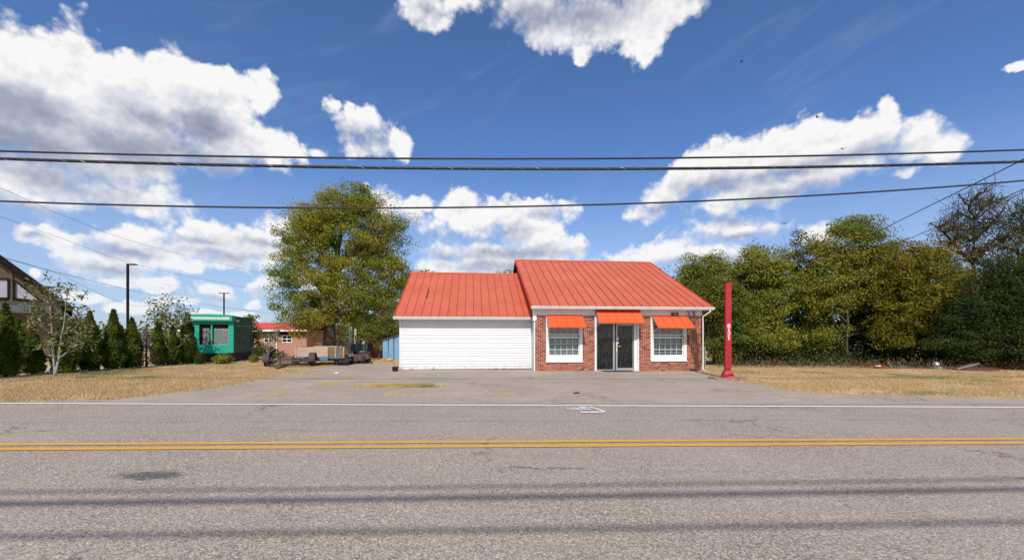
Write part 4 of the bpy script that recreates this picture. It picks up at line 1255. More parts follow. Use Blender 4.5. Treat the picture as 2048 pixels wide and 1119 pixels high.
# ------------------------------------------------------------------ trees and plants
def make_plants():
    # ---- the great tree behind the trailers
    base = at(655, 31.0)
    bl = [blob_px(base, 683 + (q[0] - 683) * 0.97, 545 + (q[1] - 545) * .97, q[2] * .96, q[3] * .93, *q[4:]) for q in ((690, 470, 95, 75), (615, 470, 62, 55, -.6), (760, 470, 60, 70, .4), (690, 408, 66, 42), (716, 384, 42, 22), (640, 440, 60, 40),
                                      (610, 560, 62, 70, -1.2), (590, 610, 44, 60, -1.2), (700, 570, 100, 70, -.6), (770, 545, 52, 62), (640, 625, 66, 40, -1.4), (730, 612, 78, 36, -.4), (780, 500, 36, 48), (575, 560, 30, 26, -.8), (575, 505, 30, 26), (612, 662, 30, 22, -1.2))]
    make_tree('shade_tree', 'huge olive and gold broadleaf tree rising behind the parked trailers', 'tree', base, bl, 640, 270, 0.115, 'leaf_big', 'bark', 5, 0.55, None, 0.75, 16, 0.8, 0.82)
    # leafless snag tips at its crown, pale broken bough
    b = thing('broken_bough', 'pale bare bough hanging in the dark lower crown of the huge tree', 'branch', base)
    MB().tube([P(656, 582, 28.6) - base, P(663, 596, 28.0) - base, P(676, 604, 27.8) - base, P(690, 610, 27.8) - base, P(700, 621, 27.8) - base, P(712, 630, 28) - base], [0.05, .05, .045, .04, .03, .012], 6).build('wood', 'bark', b, True)
    # ---- trees right behind the garage
    base = at(835, 44.0); bl = [blob_px(base, *q) for q in ((830, 575, 40, 42), (812, 610, 34, 60), (865, 590, 40, 36))]
    make_tree('background_tree', 'green treetop showing over the ridge of the garage next to the huge tree', 'tree', base, bl, 120, 110, 0.2, 'leaf_green', 'bark', 21, 0.25, None, 0.9)
    base = at(1010, 46.0); bl = [blob_px(base, *q) for q in ((1012, 580, 30, 40),)]
    make_tree('background_tree', 'small treetop peeping over the garage ridge beside the higher roof', 'tree', base, bl, 60, 90, 0.2, 'leaf_green', 'bark', 22, 0.2, None, 0.9)
    # ---- willow-like tree by the blue shed
    base = at(757, 29.5); bl = [blob_px(base, *q) for q in ((762, 655, 30, 28), (742, 668, 18, 22, -.3), (785, 660, 24, 26, .4), (765, 685, 26, 16), (782, 640, 18, 14))]
    make_tree('young_tree', 'thin yellow green tree with slim grey trunk beside the blue tin shed', 'tree', base, bl, 110, 60, 0.11, 'leaf_lime', 'bark', 23, 0.06, None, 0.4, 7, 0.9)
    bush(742, 716, 16, 26, 'weedy green bush at the foot of the red container', 31, 'leaf_bush', 900, 0.09)
    bush(775, 723, 12, 6, 'low straw coloured weeds at the foot of the blue shed', 32, 'straw_gold', 400, 0.12)
    # ---- hedge
    rows = [(11, 755, 606, 20, 'stout arborvitae cut by the edge of the photo, largest in the hedge'), (40, 748, 640, 13, 'narrow arborvitae squeezed between the stout one and the pale sapling'),
            (66, 749, 648, 17, 'arborvitae with rounded top just beside the twin stemmed sapling'), (128, 747, 640, 20, 'arborvitae standing behind the twin stemmed sapling'),
            (180, 742, 622, 20, 'arborvitae with pale sapling leaves in front of its skirt'), (227, 739, 618, 20, 'tall pointed arborvitae beside the dark lamp post'),
            (264, 737, 635, 17, 'cone shaped arborvitae right in front of the lamp post'), (317, 731, 641, 12, 'slim arborvitae next to the brown withered one'),
            (345, 730, 650, 11, 'short arborvitae behind the sapling nearest the green generator'), (375, 728, 624, 16, 'arborvitae leaning against the corner of the green generator')]
    for i, (px, py, top, hw, lb) in enumerate(rows):
        thuja(px, py, top, hw, lb, 100 + i)
    thuja(293, 734, 655, 15, 'withered brown arborvitae thin with dead twigs', 131, 'leaf_dead', 1500)
    thuja(-40, 760, 612, 24, 'arborvitae standing before the timbered house wall', 132)
    bush(400, 729, 10, 24, 'low dark clipped bush at the foot of the green generator', 33, 'leaf_dark', 1600, 0.06)
    bush(446, 728, 17, 21, 'round green bush against the black base of the generator', 34, 'leaf_bush', 1900, 0.08)
    bush(508, 725, 9, 16, 'small bush beside the path just past the generator', 35, 'leaf_bush', 1000, 0.07)
    bush(541, 719, 10, 11, 'little bush behind the empty utility trailer', 36, 'leaf_bush', 800, 0.08)
    bush(563, 717, 13, 13, 'little bush seen through the rails of the utility trailer', 37, 'leaf_bush', 800, 0.08)
    bush(528, 714, 25, 23, 'wide dark bush in front of the red roofed building', 38, 'leaf_dark', 4200, 0.12)
    bush(342, 729, 18, 34, 'bright leafy suckers at the foot of the thin sapling', 39, 'leaf_bush', 800, 0.14)
    # ---- saplings
    base = G(110, 753)
    bl = [blob_px(base, *q) for q in ((100, 590, 34, 34), (85, 640, 34, 40), (140, 600, 32, 34), (128, 665, 45, 40), (60, 625, 16, 20, -.2), (150, 690, 20, 26, -.3), (165, 650, 16, 26))]
    make_tree('sapling', 'twin stemmed sapling with pale curled leaves in front of the hedge', 'sapling', base, bl, 95, 12, 0.15, 'leaf_pale', 'bark_pale', 41, 0.045, 'saplings along the hedge', 0.26, 9, 1.0, 0.85, 2, 0.0045, 0.42, 0, 0.2, lmin=.005)
    base = G(341, 730)
    bl = [blob_px(base, *q) for q in ((342, 612, 32, 24), (318, 630, 22, 14), (370, 628, 18, 22), (345, 640, 30, 22), (372, 665, 14, 20))]
    make_tree('sapling', 'thin sapling with airy crown between arborvitae and green generator', 'sapling', base, bl, 85, 10, 0.15, 'leaf_pale', 'bark_pale', 42, 0.032, 'saplings along the hedge', 0.28, 8, 1.0, 0.8, 2, 0.005, 0.42, 0, 0.2, lmin=.005)
    base = at(507, 27.5)
    bl = [blob_px(base, *q) for q in ((505, 655, 12, 30), (512, 685, 13, 24), (500, 640, 6, 16))]
    make_tree('sapling', 'leafy sapling standing just behind the dark side of the generator', 'sapling', base, bl, 40, 24, 0.16, 'leaf_lime', 'bark_pale', 43, 0.05, 'saplings along the hedge', 0.3, 5)
    base = at(537, 30)
    bl = [blob_px(base, *q) for q in ((537, 665, 30, 16), (530, 680, 26, 14), (548, 672, 16, 14))]
    make_tree('sapling', 'sparse sapling with pale stems in front of the red roofed building', 'sapling', base, bl, 50, 10, 0.15, 'leaf_pale', 'bark_pale', 44, 0.035, 'saplings along the hedge', 0.32, 6, 1.0, 0.8, 2, 0.006, lmin=.006)
    # ---- wood beyond the side lawn
    g_ = 'trees of the wood beyond the side lawn'
    def wood(px, Y, blobs, label, ncl, lpc, leaf, mat, seed, tr=0.16, bark='bark_dark', **kw):
        base = at(px, Y)
        make_tree('wood_tree', label, 'tree', base, [blob_px(base, *q) for q in blobs], ncl, lpc * 1.55, leaf * 0.79, mat, bark, seed, tr, g_, **kw)
    wood(1400, 27, ((1400, 545, 40, 40), (1378, 575, 32, 44), (1425, 580, 42, 60), (1440, 630, 44, 50), (1395, 640, 36, 60), (1430, 530, 28, 20)), 'olive tree whose crown stands right behind the low end of the red roof', 230, 110, 0.15, 'leaf_lime', 51, clr=.62)
    wood(1455, 24.5, ((1450, 600, 48, 50), (1470, 660, 46, 46), (1440, 690, 40, 34)), 'mid green tree directly behind the red sign post', 190, 110, 0.14, 'leaf_olive', 52, clr=.55)
    wood(1520, 25, ((1515, 530, 44, 40), (1545, 560, 50, 60), (1490, 560, 36, 50), (1520, 620, 60, 50), (1500, 665, 40, 30, -1.5), (1555, 678, 46, 24, -.6)), 'leafy green tree with pale low boughs beside the red sign post', 260, 115, 0.145, 'leaf_lime', 53, clr=.58)
    wood(1590, 27, ((1600, 520, 30, 50), (1585, 560, 44, 60), (1600, 640, 56, 60), (1612, 470, 18, 22)), 'thin topped brownish tree between two green crowns', 180, 70, 0.14, 'leaf_brown', 54, clr=.55, sparse_twigs=3, twig_r=.03)
    wood(1694, 25, ((1700, 480, 52, 44), (1670, 510, 50, 50), (1735, 510, 40, 44), (1650, 560, 50, 50), (1700, 570, 60, 50), (1640, 600, 40, 40), (1640, 660, 44, 34), (1760, 640, 36, 30), (1720, 455, 30, 22)), 'tallest yellow green tree with two bare trunks showing below', 330, 110, 0.14, 'leaf_lime', 55, clr=.6, bark='bark', trunks=2, tr=.09)
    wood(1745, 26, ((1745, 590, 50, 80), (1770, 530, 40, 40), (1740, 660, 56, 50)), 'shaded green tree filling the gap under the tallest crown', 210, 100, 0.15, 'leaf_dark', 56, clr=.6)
    wood(1825, 23.5, ((1830, 520, 60, 38), (1795, 545, 48, 44), (1860, 560, 56, 50), (1820, 590, 66, 50), (1790, 620, 40, 34), (1850, 625, 60, 40), (1835, 664, 54, 26), (1780, 670, 34, 22), (1900, 560, 26, 40)), 'golden yellow broad tree with drooping edge over the junk', 330, 115, 0.135, 'leaf_gold', 57, clr=.55)
    wood(1950, 24, ((1945, 440, 46, 54), (1900, 450, 26, 36), (1980, 480, 36, 54), (1950, 540, 50, 60), (1985, 400, 22, 24), (1915, 500, 34, 40)), 'tall half bare tree with twiggy top crossed by the service wire', 240, 22, 0.12, 'leaf_brown', 58, clr=.5, sparse_twigs=5, twig_r=0.034, limbs=22, lmin=.026, trunk_top=.95, wood=1.0, inner=.2)
    wood(2035, 23.5, ((2035, 460, 36, 54), (2060, 520, 50, 70), (2020, 560, 34, 60), (2070, 430, 36, 40)), 'tall ragged tree cut by the edge of the photo', 220, 34, 0.12, 'leaf_olive', 59, clr=.5, sparse_twigs=4, twig_r=0.03, limbs=14, inner=.2, lmin=.018)
    wood(1925, 21.8, ((1925, 640, 44, 44), (1905, 680, 40, 34), (1940, 600, 26, 40), (1945, 690, 44, 30)), 'dark cedar with feathery boughs between the golden tree and the junk heap', 220, 120, 0.12, 'leaf_dark', 60, clr=.45)
    wood(2030, 21.5, ((2030, 620, 56, 60), (2000, 670, 50, 44), (2060, 680, 60, 50), (2035, 560, 34, 40), (1995, 560, 22, 50)), 'broad dark cedar reaching down to the lawn at the edge of the photo', 330, 125, 0.12, 'leaf_dark', 61, clr=.5)
    wood(2190, 22, ((2190, 520, 90, 110), (2180, 640, 90, 80)), 'green tree of the wood beyond the edge of the photo', 260, 100, 0.15, 'leaf_green', 62, clr=.7)
    # second row, deep shade behind
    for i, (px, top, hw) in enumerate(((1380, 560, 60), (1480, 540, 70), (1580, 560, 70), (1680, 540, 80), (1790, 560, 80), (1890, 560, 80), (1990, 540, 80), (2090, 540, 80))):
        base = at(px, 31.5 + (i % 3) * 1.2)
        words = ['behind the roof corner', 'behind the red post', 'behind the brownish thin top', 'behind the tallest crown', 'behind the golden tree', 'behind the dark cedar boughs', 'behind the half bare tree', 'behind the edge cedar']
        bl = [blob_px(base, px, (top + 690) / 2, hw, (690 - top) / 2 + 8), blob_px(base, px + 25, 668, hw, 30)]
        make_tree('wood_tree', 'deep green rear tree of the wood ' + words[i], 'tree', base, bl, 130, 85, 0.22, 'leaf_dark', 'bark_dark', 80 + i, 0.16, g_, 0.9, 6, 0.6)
    # undergrowth along the foot of the wood
    rng = np.random.default_rng(9)
    n = 55000
    t = rng.uniform(0, 1, n)
    px = 1425 + t * 800
    Y = 23.8 + rng.gamma(2, 1.7, n) - 0.8 * np.clip((px - 1700) / 300, 0, 1)
    X = (px - CX) / F * Y
    lump = 0.55 + 0.45 * np.sin(X * 1.7) * np.sin(X * .63 + 1) + .3 * np.sin(X * 4.1)
    Z = gz(X, Y) + np.abs(rng.normal(0, 1, n)) * (0.45 + .40 * lump) * np.clip(0.55 + (Y - 23.5) * .18, .5, 1.8)
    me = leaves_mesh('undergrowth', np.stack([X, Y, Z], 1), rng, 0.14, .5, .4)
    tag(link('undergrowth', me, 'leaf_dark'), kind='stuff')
    n = 5000
    px = rng.uniform(1430, 2150, n); Y = 21.9 + rng.gamma(1.5, .25, n) - 0.8 * np.clip((px - 1700) / 300, 0, 1); X = (px - CX) / F * Y
    Z = gz(X, Y) + np.abs(rng.normal(0, .22, n))
    tag(link('dry_weeds', leaves_mesh('dry_weeds', np.stack([X, Y, Z], 1), rng, .16, .14, 0, vert=1.5), 'leaf_dead'), kind='stuff')
    # ---- far treeline
    n = 42000
    a = rng.uniform(-75, 75, n); D = rng.uniform(115, 150, n)
    X = np.tan(np.radians(a)) * D * .9; Y = D
    hgt = 4.6 + 2.2 * np.sin(X * .11) + 1.6 * np.sin(X * .31 + 2) + 1.0 * np.sin(X * .9)
    Z = gz(X, Y) + hgt * rng.uniform(0, 1, n) ** .7
    tag(link('distant_treeline', leaves_mesh('distant_treeline', np.stack([X, Y, Z], 1), rng, 1.0, .7, .4), 'leaf_green'), kind='stuff')
    base = at(130, 46.0)
    make_tree('background_tree', 'dark round tree between the timbered house and the hedge', 'tree', base, [blob_px(base, *q) for q in ((135, 650, 30, 26), (110, 655, 26, 20), (165, 662, 24, 16))], 90, 90, .22, 'leaf_dark', 'bark', 24, .25, None, .8)
    for (px, Y, lb, sd) in ((700, 62, 'dim green tree far behind the wooden fence under the big crown', 25), (745, 56, 'far green tree behind the pale poles and red container', 26), (600, 70, 'far tree rising behind the red roofed building', 27)):
        base = at(px, Y)
        make_tree('background_tree', lb, 'tree', base, [blob_px(base, px, 664, 46, 34), blob_px(base, px - 15, 680, 44, 24)], 100, 80, .3, 'leaf_green', 'bark', sd, .2, None, 1.2)


make_plants()


# ------------------------------------------------------------------ lawn blades
def make_grass():
    rng = np.random.default_rng(17)
    def inside(px, py, poly):
        r = np.zeros(len(px), bool)
        for (x0, y0), (x1, y1) in zip(poly, poly[1:] + poly[:1]):
            c = ((y0 > py) != (y1 > py)) & (px < (x1 - x0) * (py - y0) / (y1 - y0 + 1e-12) + x0)
            r ^= c
        return r
    def scatter(poly, n, jitter=0.22):
        p = np.array(poly); lo, hi = p.min(0), p.max(0)
        q = rng.uniform(lo, hi, (n, 2))
        q = q[inside(q[:, 0] + rng.normal(0, jitter, n), q[:, 1] + rng.normal(0, jitter, n), poly)]
        return q
    g2 = lambda px, py: tuple(G(px, py))[:2]
    lp = [g2(-260, 803), g2(40, 802.5), g2(235, 797), g2(330, 785), g2(420, 776), g2(470, 767), g2(530, 756), g2(600, 740), (-9.4, 22.5), (-15.5, 23.6), g2(420, 727), g2(264, 738), g2(62, 751), g2(-220, 764)]
    q = scatter(lp, 330000)
    grass('lawn_grass', q, rng, 'straw', 0.055, 0.013, 0.9)
    rp = [g2(1415, 744), g2(1424, 751), g2(1476, 762), g2(1520, 767), g2(1570, 778), g2(1640, 786), g2(1800, 789.5), g2(2300, 790), (34, 23.0), (18, 23.5), (9.2, 23.8)]
    q = scatter(rp, 420000)
    grass('lawn_grass', q, rng, 'straw', 0.055, 0.013, 0.9)
    # back yard, sparser
    q = scatter([(-22, 24), (-5.8, 23.4), (-5.5, 30), (-9, 38), (-24, 38)], 60000)
    grass('yard_grass', q, rng, 'straw', 0.09, 0.022, 0.9)
    # tufts through the lot
    def patch(px, py, hw, hh, n, mat, h, name):
        c = np.array(g2(px, py)); e = np.array(g2(px + hw, py)); f_ = np.array(g2(px, py - hh))
        rx, ry = abs(e[0] - c[0]), abs(f_[1] - c[1])
        a = rng.uniform(0, 2 * pi, n); r = rng.uniform(0, 1, n) ** .6 * (1 + .3 * np.sin(3 * a + px) + .2 * np.sin(7 * a))
        pts = np.stack([c[0] + rx * r * np.cos(a), c[1] + ry * r * np.sin(a)], 1)
        grass(name, pts, rng, mat, h, 0.012, 0.8)
    patch(792, 772.5, 72, 3.0, 7500, 'straw_gold', 0.085, 'grass_patch')
    patch(840, 772.5, 36, 2.4, 1500, 'green_blades', 0.10, 'grass_patch')
    for (px, py, hw, hh, n) in ((650, 768, 26, 2, 900), (672, 766, 20, 2, 700), (600, 752, 30, 3, 1200), (640, 749, 26, 2.5, 900), (700, 757, 14, 1.2, 350), (545, 791, 40, 2, 500), (780, 791, 10, 2, 200), (812, 790, 8, 1.6, 120), (1010, 790, 28, 2, 400), (560, 779, 26, 1.5, 400), (1130, 783, 6, 1, 60), (975, 783, 4, 1, 50), (1085, 744, 22, 1.5, 260), (1340, 746, 70, 1.5, 900), (1255, 743.5, 12, 1.2, 160), (1190, 812, 5, 1, 60)):
        patch(px, py, hw, hh, n, 'straw_gold', 0.05, 'grass_patch')
    # green flushes in the lawn
    for (px, py, hw, hh, n) in ((215, 749, 60, 4, 2600), (285, 757, 26, 3, 1000), (180, 756, 12, 3, 500), (1840, 756, 66, 2.0, 2600), (1795, 751.5, 14, 2, 900), (1960, 762, 34, 2, 700), (1490, 745, 40, 1.5, 900), (1640, 746, 46, 1.5, 1000), (1850, 787, 40, 2, 500)):
        patch(px, py, hw, hh, int(n * 1.6), 'green_blades', 0.09, 'green_turf')
    # tufts creeping from the lawns onto the asphalt
    for line in (((235, 798), (330, 786), (420, 777), (470, 768), (530, 757), (600, 741), (660, 732)), ((1424, 752), (1476, 763), (1520, 768), (1570, 779), (1640, 787), (1800, 790.5), (2040, 791.5))):
        pts = []
        for a, c in zip(line[:-1], line[1:]):
            A, C = np.array(g2(*a)), np.array(g2(*c)); L_ = np.linalg.norm(C - A); m = int(L_ * 3.2)
            t = rng.uniform(0, 1, m)[:, None]
            cen = A + (C - A) * t + rng.normal(0, .28, (m, 2))
            for q_ in cen:
                k_ = rng.integers(12, 60); pts.append(q_ + rng.normal(0, 1, (k_, 2)) * [rng.uniform(.05, .18), rng.uniform(.03, .10)])
        grass('verge_tufts', np.concatenate(pts), rng, 'straw', 0.06, 0.012, 0.9)
    # weeds along the siding foot
    for (px) in (803, 824, 868, 991, 1008):
        g = G(px, 739); n = 26
        pts = np.stack([rng.normal(g.x, .05, n), rng.normal(g.y - .06, .02, n)], 1)
        grass('siding_weed', pts, rng, 'leaf_dead', 0.12, 0.012, 0.5)


make_grass()


# ------------------------------------------------------------------ sign post 8121
def ribbon(pts, w, y0, y1, closed=False):
    """flat stroke of constant width in the XZ plane"""
    pts = [Vector(p) for p in pts]; n = len(pts); L_, R_ = [], []
    for i, p in enumerate(pts):
        if closed: a, c = pts[i - 1], pts[(i + 1) % n]
        else: a, c = pts[max(i - 1, 0)], pts[min(i + 1, n - 1)]
        d = (c - a).normalized(); nn = Vector((-d.y, d.x)) * w / 2
        L_.append(p + nn); R_.append(p - nn)
    vs, fs = [], []
    for i in range(n): vs += [(L_[i].x, y0, L_[i].y), (R_[i].x, y0, R_[i].y), (L_[i].x, y1, L_[i].y), (R_[i].x, y1, R_[i].y)]
    rg = range(n if closed else n - 1)
    for i in rg:
        a, b = 4 * i, 4 * ((i + 1) % n)
        fs += [(a, a + 1, b + 1, b), (a + 2, b + 2, b + 3, a + 3), (a, b, b + 2, a + 2), (a + 1, a + 3, b + 3, b + 1)]
    return vs, fs


def digit(ch, w, h):
    m = MB(); st = w * .21
    def arc(cx, cz, rx, rz, a0, a1, n=14): return [(cx + rx * cos(R(a0 + (a1 - a0) * i / n)), cz + rz * sin(R(a0 + (a1 - a0) * i / n))) for i in range(n + 1)]
    if ch == '8':
        m.add(*ribbon(arc(0, h * .27, w * .37, h * .21, 0, 360, 16)[:-1], st, -.004, 0, True)); m.add(*ribbon(arc(0, h * .735, w * .31, h * .195, 0, 360, 16)[:-1], st, -.005, 0, True))
    if ch == '1':
        m.box(-st * .6, st * .6, -.004, 0, h * .06, h * .94); m.box(-w * .32, w * .32, -.0045, 0, 0, h * .1); m.add(*ribbon([(-w * .32, h * .76), (-w * .05, h * .93)], st * .9, -.005, 0))
    if ch == '2':
        p = arc(0, h * .7, w * .36, h * .23, 170, -30, 12) + [(-w * .33, h * .07)]
        m.add(*ribbon(p, st, -.004, 0)); m.box(-w * .40, w * .40, -.0045, 0, 0, h * .115)
    return m


def make_sign():
    g = G(1455.5, 757)
    T = thing('sign_post', 'tall red steel sign post with white numerals 8121 on a reddish slab', 'sign post', g, R(-11))
    k = F / g.y
    hw = 5.3 / k; hgt = (757 - 564) / k
    b = MB()
    # wide flange section: two flanges and a web
    d = 0.20
    b.box(-hw, hw, -d / 2, -d / 2 + 0.018, 0.36, hgt); b.box(-hw, hw, d / 2 - 0.018, d / 2, 0.36, hgt); b.box(-0.9 * hw, -0.75 * hw, -d / 2 + 0.018, d / 2 - 0.018, 0.36, hgt); b.box(0.75 * hw, 0.9 * hw, -d / 2 + 0.018, d / 2 - 0.018, 0.36, hgt)
    b.build('post', 'post', T, bevel=0.003)
    b = MB()
    q = 11.0 / k
    b.add([(-q, -.20, .06), (q, -.20, .06), (q, .2, .06), (-q, .2, .06), (-hw - .006, -d / 2 - .006, .36), (hw + .006, -d / 2 - .006, .36), (hw + .006, d / 2 + .006, .36), (-hw - .006, d / 2 + .006, .36)],
          [(0, 3, 2, 1), (4, 5, 6, 7), (0, 1, 5, 4), (1, 2, 6, 5), (2, 3, 7, 6), (3, 0, 4, 7)])
    b.build('flared_foot', 'post', T)
    b = MB(); b.add([(-.20, -.15, hgt + .01), (.17, -.15, hgt + .05), (.17, .15, hgt + .05), (-.20, .15, hgt + .01), (-.20, -.15, hgt + .03), (.17, -.15, hgt + .075), (.17, .15, hgt + .075), (-.20, .15, hgt + .03)],
                    [(0, 3, 2, 1), (4, 5, 6, 7), (0, 1, 5, 4), (1, 2, 6, 5), (2, 3, 7, 6), (3, 0, 4, 7)])
    b.build('cap_plate', 'rust', T)
    MB().box(-hw - .004, hw + .004, -d / 2 - .005, -d / 2 - .001, (757 - 713) / k, (757 - 710.5) / k).build('weld_band', 'rust', T)
    for i, ch in enumerate('8121'):
        py = 650.5 + i * 8.2
        o = digit(ch, 0.125, 0.142).build('numeral', 'numeral', T)
        o.location = (0.012, -d / 2 - 0.002, (757 - py - 4.0) / k)
    b = MB(); rng = random.Random(4)
    n = 22
    ring = [(0.62 * cos(2 * pi * i / n) * (1 + rng.uniform(-.1, .12)), 0.34 * sin(2 * pi * i / n) * (1 + rng.uniform(-.12, .12))) for i in range(n)]
    ring = [(max(-.6, min(.62, x * 1.15)), max(-.34, min(.36, y * 1.2))) for x, y in ring]
    b.prism(ring, 'z', -0.05, 0.065)
    b.build('footing_slab', 'pinkstone', T)
    b = MB()
    for (x, y, s) in ((-.52, -.3, .11), (-.38, .1, .08), (-.6, -.05, .13), (.3, -.36, .09)):
        b.lathe([(0, 0), (s, .01), (s * .8, s * .6), (0, s * .75)], (x, y, .02), (0, 0, 1), 6)
    b.build('rubble', 'pinkstone', T)


make_sign()


# ------------------------------------------------------------------ cables
def cable(pts, r, label, name='power_line', group=None, wrap=False):
    pts = [Vector(p) for p in pts]
    # quadratic / Catmull smooth
    out = []
    for i in range(len(pts) - 1):
        p0, p1, p2, p3 = pts[max(i - 1, 0)], pts[i], pts[i + 1], pts[min(i + 2, len(pts) - 1)]
        for j in range(14):
            t = j / 14
            out.append(0.5 * ((2 * p1) + (p2 - p0) * t + (2 * p0 - 5 * p1 + 4 * p2 - p3) * t * t + (3 * p1 - p0 - 3 * p2 + p3) * t ** 3))
    out.append(pts[-1])
    org = out[0].copy()
    o = MB().tube([p - org for p in out], r, 6).build(name, 'wire', None, True)
    o.location = org
    tag(o, label, 'cable', group)
    if wrap:
        b = MB(); L_ = []
        tot = 0
        for a, c in zip(out[:-1], out[1:]):
            sgl = (c - a).length; m = max(2, int(sgl / .06))
            for i in range(m):
                ang = (tot + sgl * i / m) / 0.42 * 2 * pi
                p = a.lerp(c, i / m) - org
                L_.append(p + Vector((0, cos(ang), sin(ang))) * (r + .001))
            tot += sgl
        b.tube(L_, 0.0035, 3, False).build('lashing_wire', 'galv', o)
    return o


def make_cables():
    s = 0.049
    def road_cable(ys, y0, r, label, wrap=False):
        """heights from the photo at x=0, 1024, 2048; runs along the road, y = y0 + s x"""
        q = []
        for px, py in zip((0, 1024, 2048), ys):
            k = (px - CX) / F; Y = y0 / (1 - s * k); q.append(P(px, py, Y))
        xs = [p.x for p in q]; zs = [p.z for p in q]
        cf = np.polyfit(xs, zs, 2)
        pts = [(x, y0 + s * x, float(np.polyval(cf, x))) for x in np.linspace(-26, 26, 27)]
        return cable(pts, r, label, wrap=wrap, group='cables strung along the road edge')
    road_cable((302, 317.5, 299.5), 9.9, 0.022, 'uppermost of the three black cables crossing the sky above the shop')
    road_cable((317, 337.5, 323), 9.9, 0.034, 'thickest black cable with lashing, middle of the three crossing the sky', True)
    road_cable((402, 413, 361), 9.9, 0.021, 'lowest of the three black cables, climbing steeply over the wood')
    # the line over the near lane, seen by its shadows
    for (ysh, h, r, lb) in ((4.42, 10.6, 0.028, 'upper cable of the line above the near lane'), (4.12, 10.0, 0.050, 'thick middle cable of the line above the near lane'), (3.42, 9.0, 0.031, 'lowest cable of the line above the near lane')):
        off = h / math.tan(SUN_EL)
        pts = [(x, ysh - off * cos(SUN_AZ) + s * x * (1.0 if h > 9.5 else .8), h + 0.0006 * x * x) for x in np.linspace(-26, 26, 14)]
        cable(pts, r, lb, group='cables strung above the near lane')
    # service drops on the far side
    cable([P(2200, 238, 8.5), P(2048, 318, 10), P(1860, 411, 14), P(1700, 488, 20), P(1560, 545, 27), P(1500, 566, 32)], 0.014, 'black service wire slanting down from the sky to the wood', 'service_wire')
    cable([P(2160, 335, 10), P(2048, 378, 12), P(1900, 443, 16), P(1760, 500, 21), P(1640, 545, 26)], 0.012, 'thin service wire running below the slanting one into the trees', 'service_wire')
    cable([P(-120, 345, 22), P(0, 376, 26), P(130, 432, 32), P(300, 492, 40), P(545, 550, 56), P(640, 565, 64)], 0.011, 'thin wire high on the left sky passing behind the huge tree', 'service_wire')
    cable([P(-120, 402, 24), P(0, 433, 28), P(120, 475, 34), P(280, 530, 44), P(490, 574, 60), P(640, 592, 70)], 0.011, 'thin wire just below the high one over the low clouds', 'service_wire')
    cable([P(-120, 480, 24), P(0, 514, 28), P(110, 543, 32), P(220, 570, 38), P(330, 594, 46), P(450, 614, 56), P(560, 628, 66), P(640, 634, 72)], 0.015, 'sagging wire running from the timbered gable behind the generator', 'service_wire')
    cable([P(0, 512, 29), P(60, 529, 31), P(130, 553, 34), P(190, 583, 36), P(240, 603, 38), P(270, 611, 40), P(330, 612, 44)], 0.010, 'slack wire drooping from the timbered gable to the lamp post', 'service_wire')


make_cables()


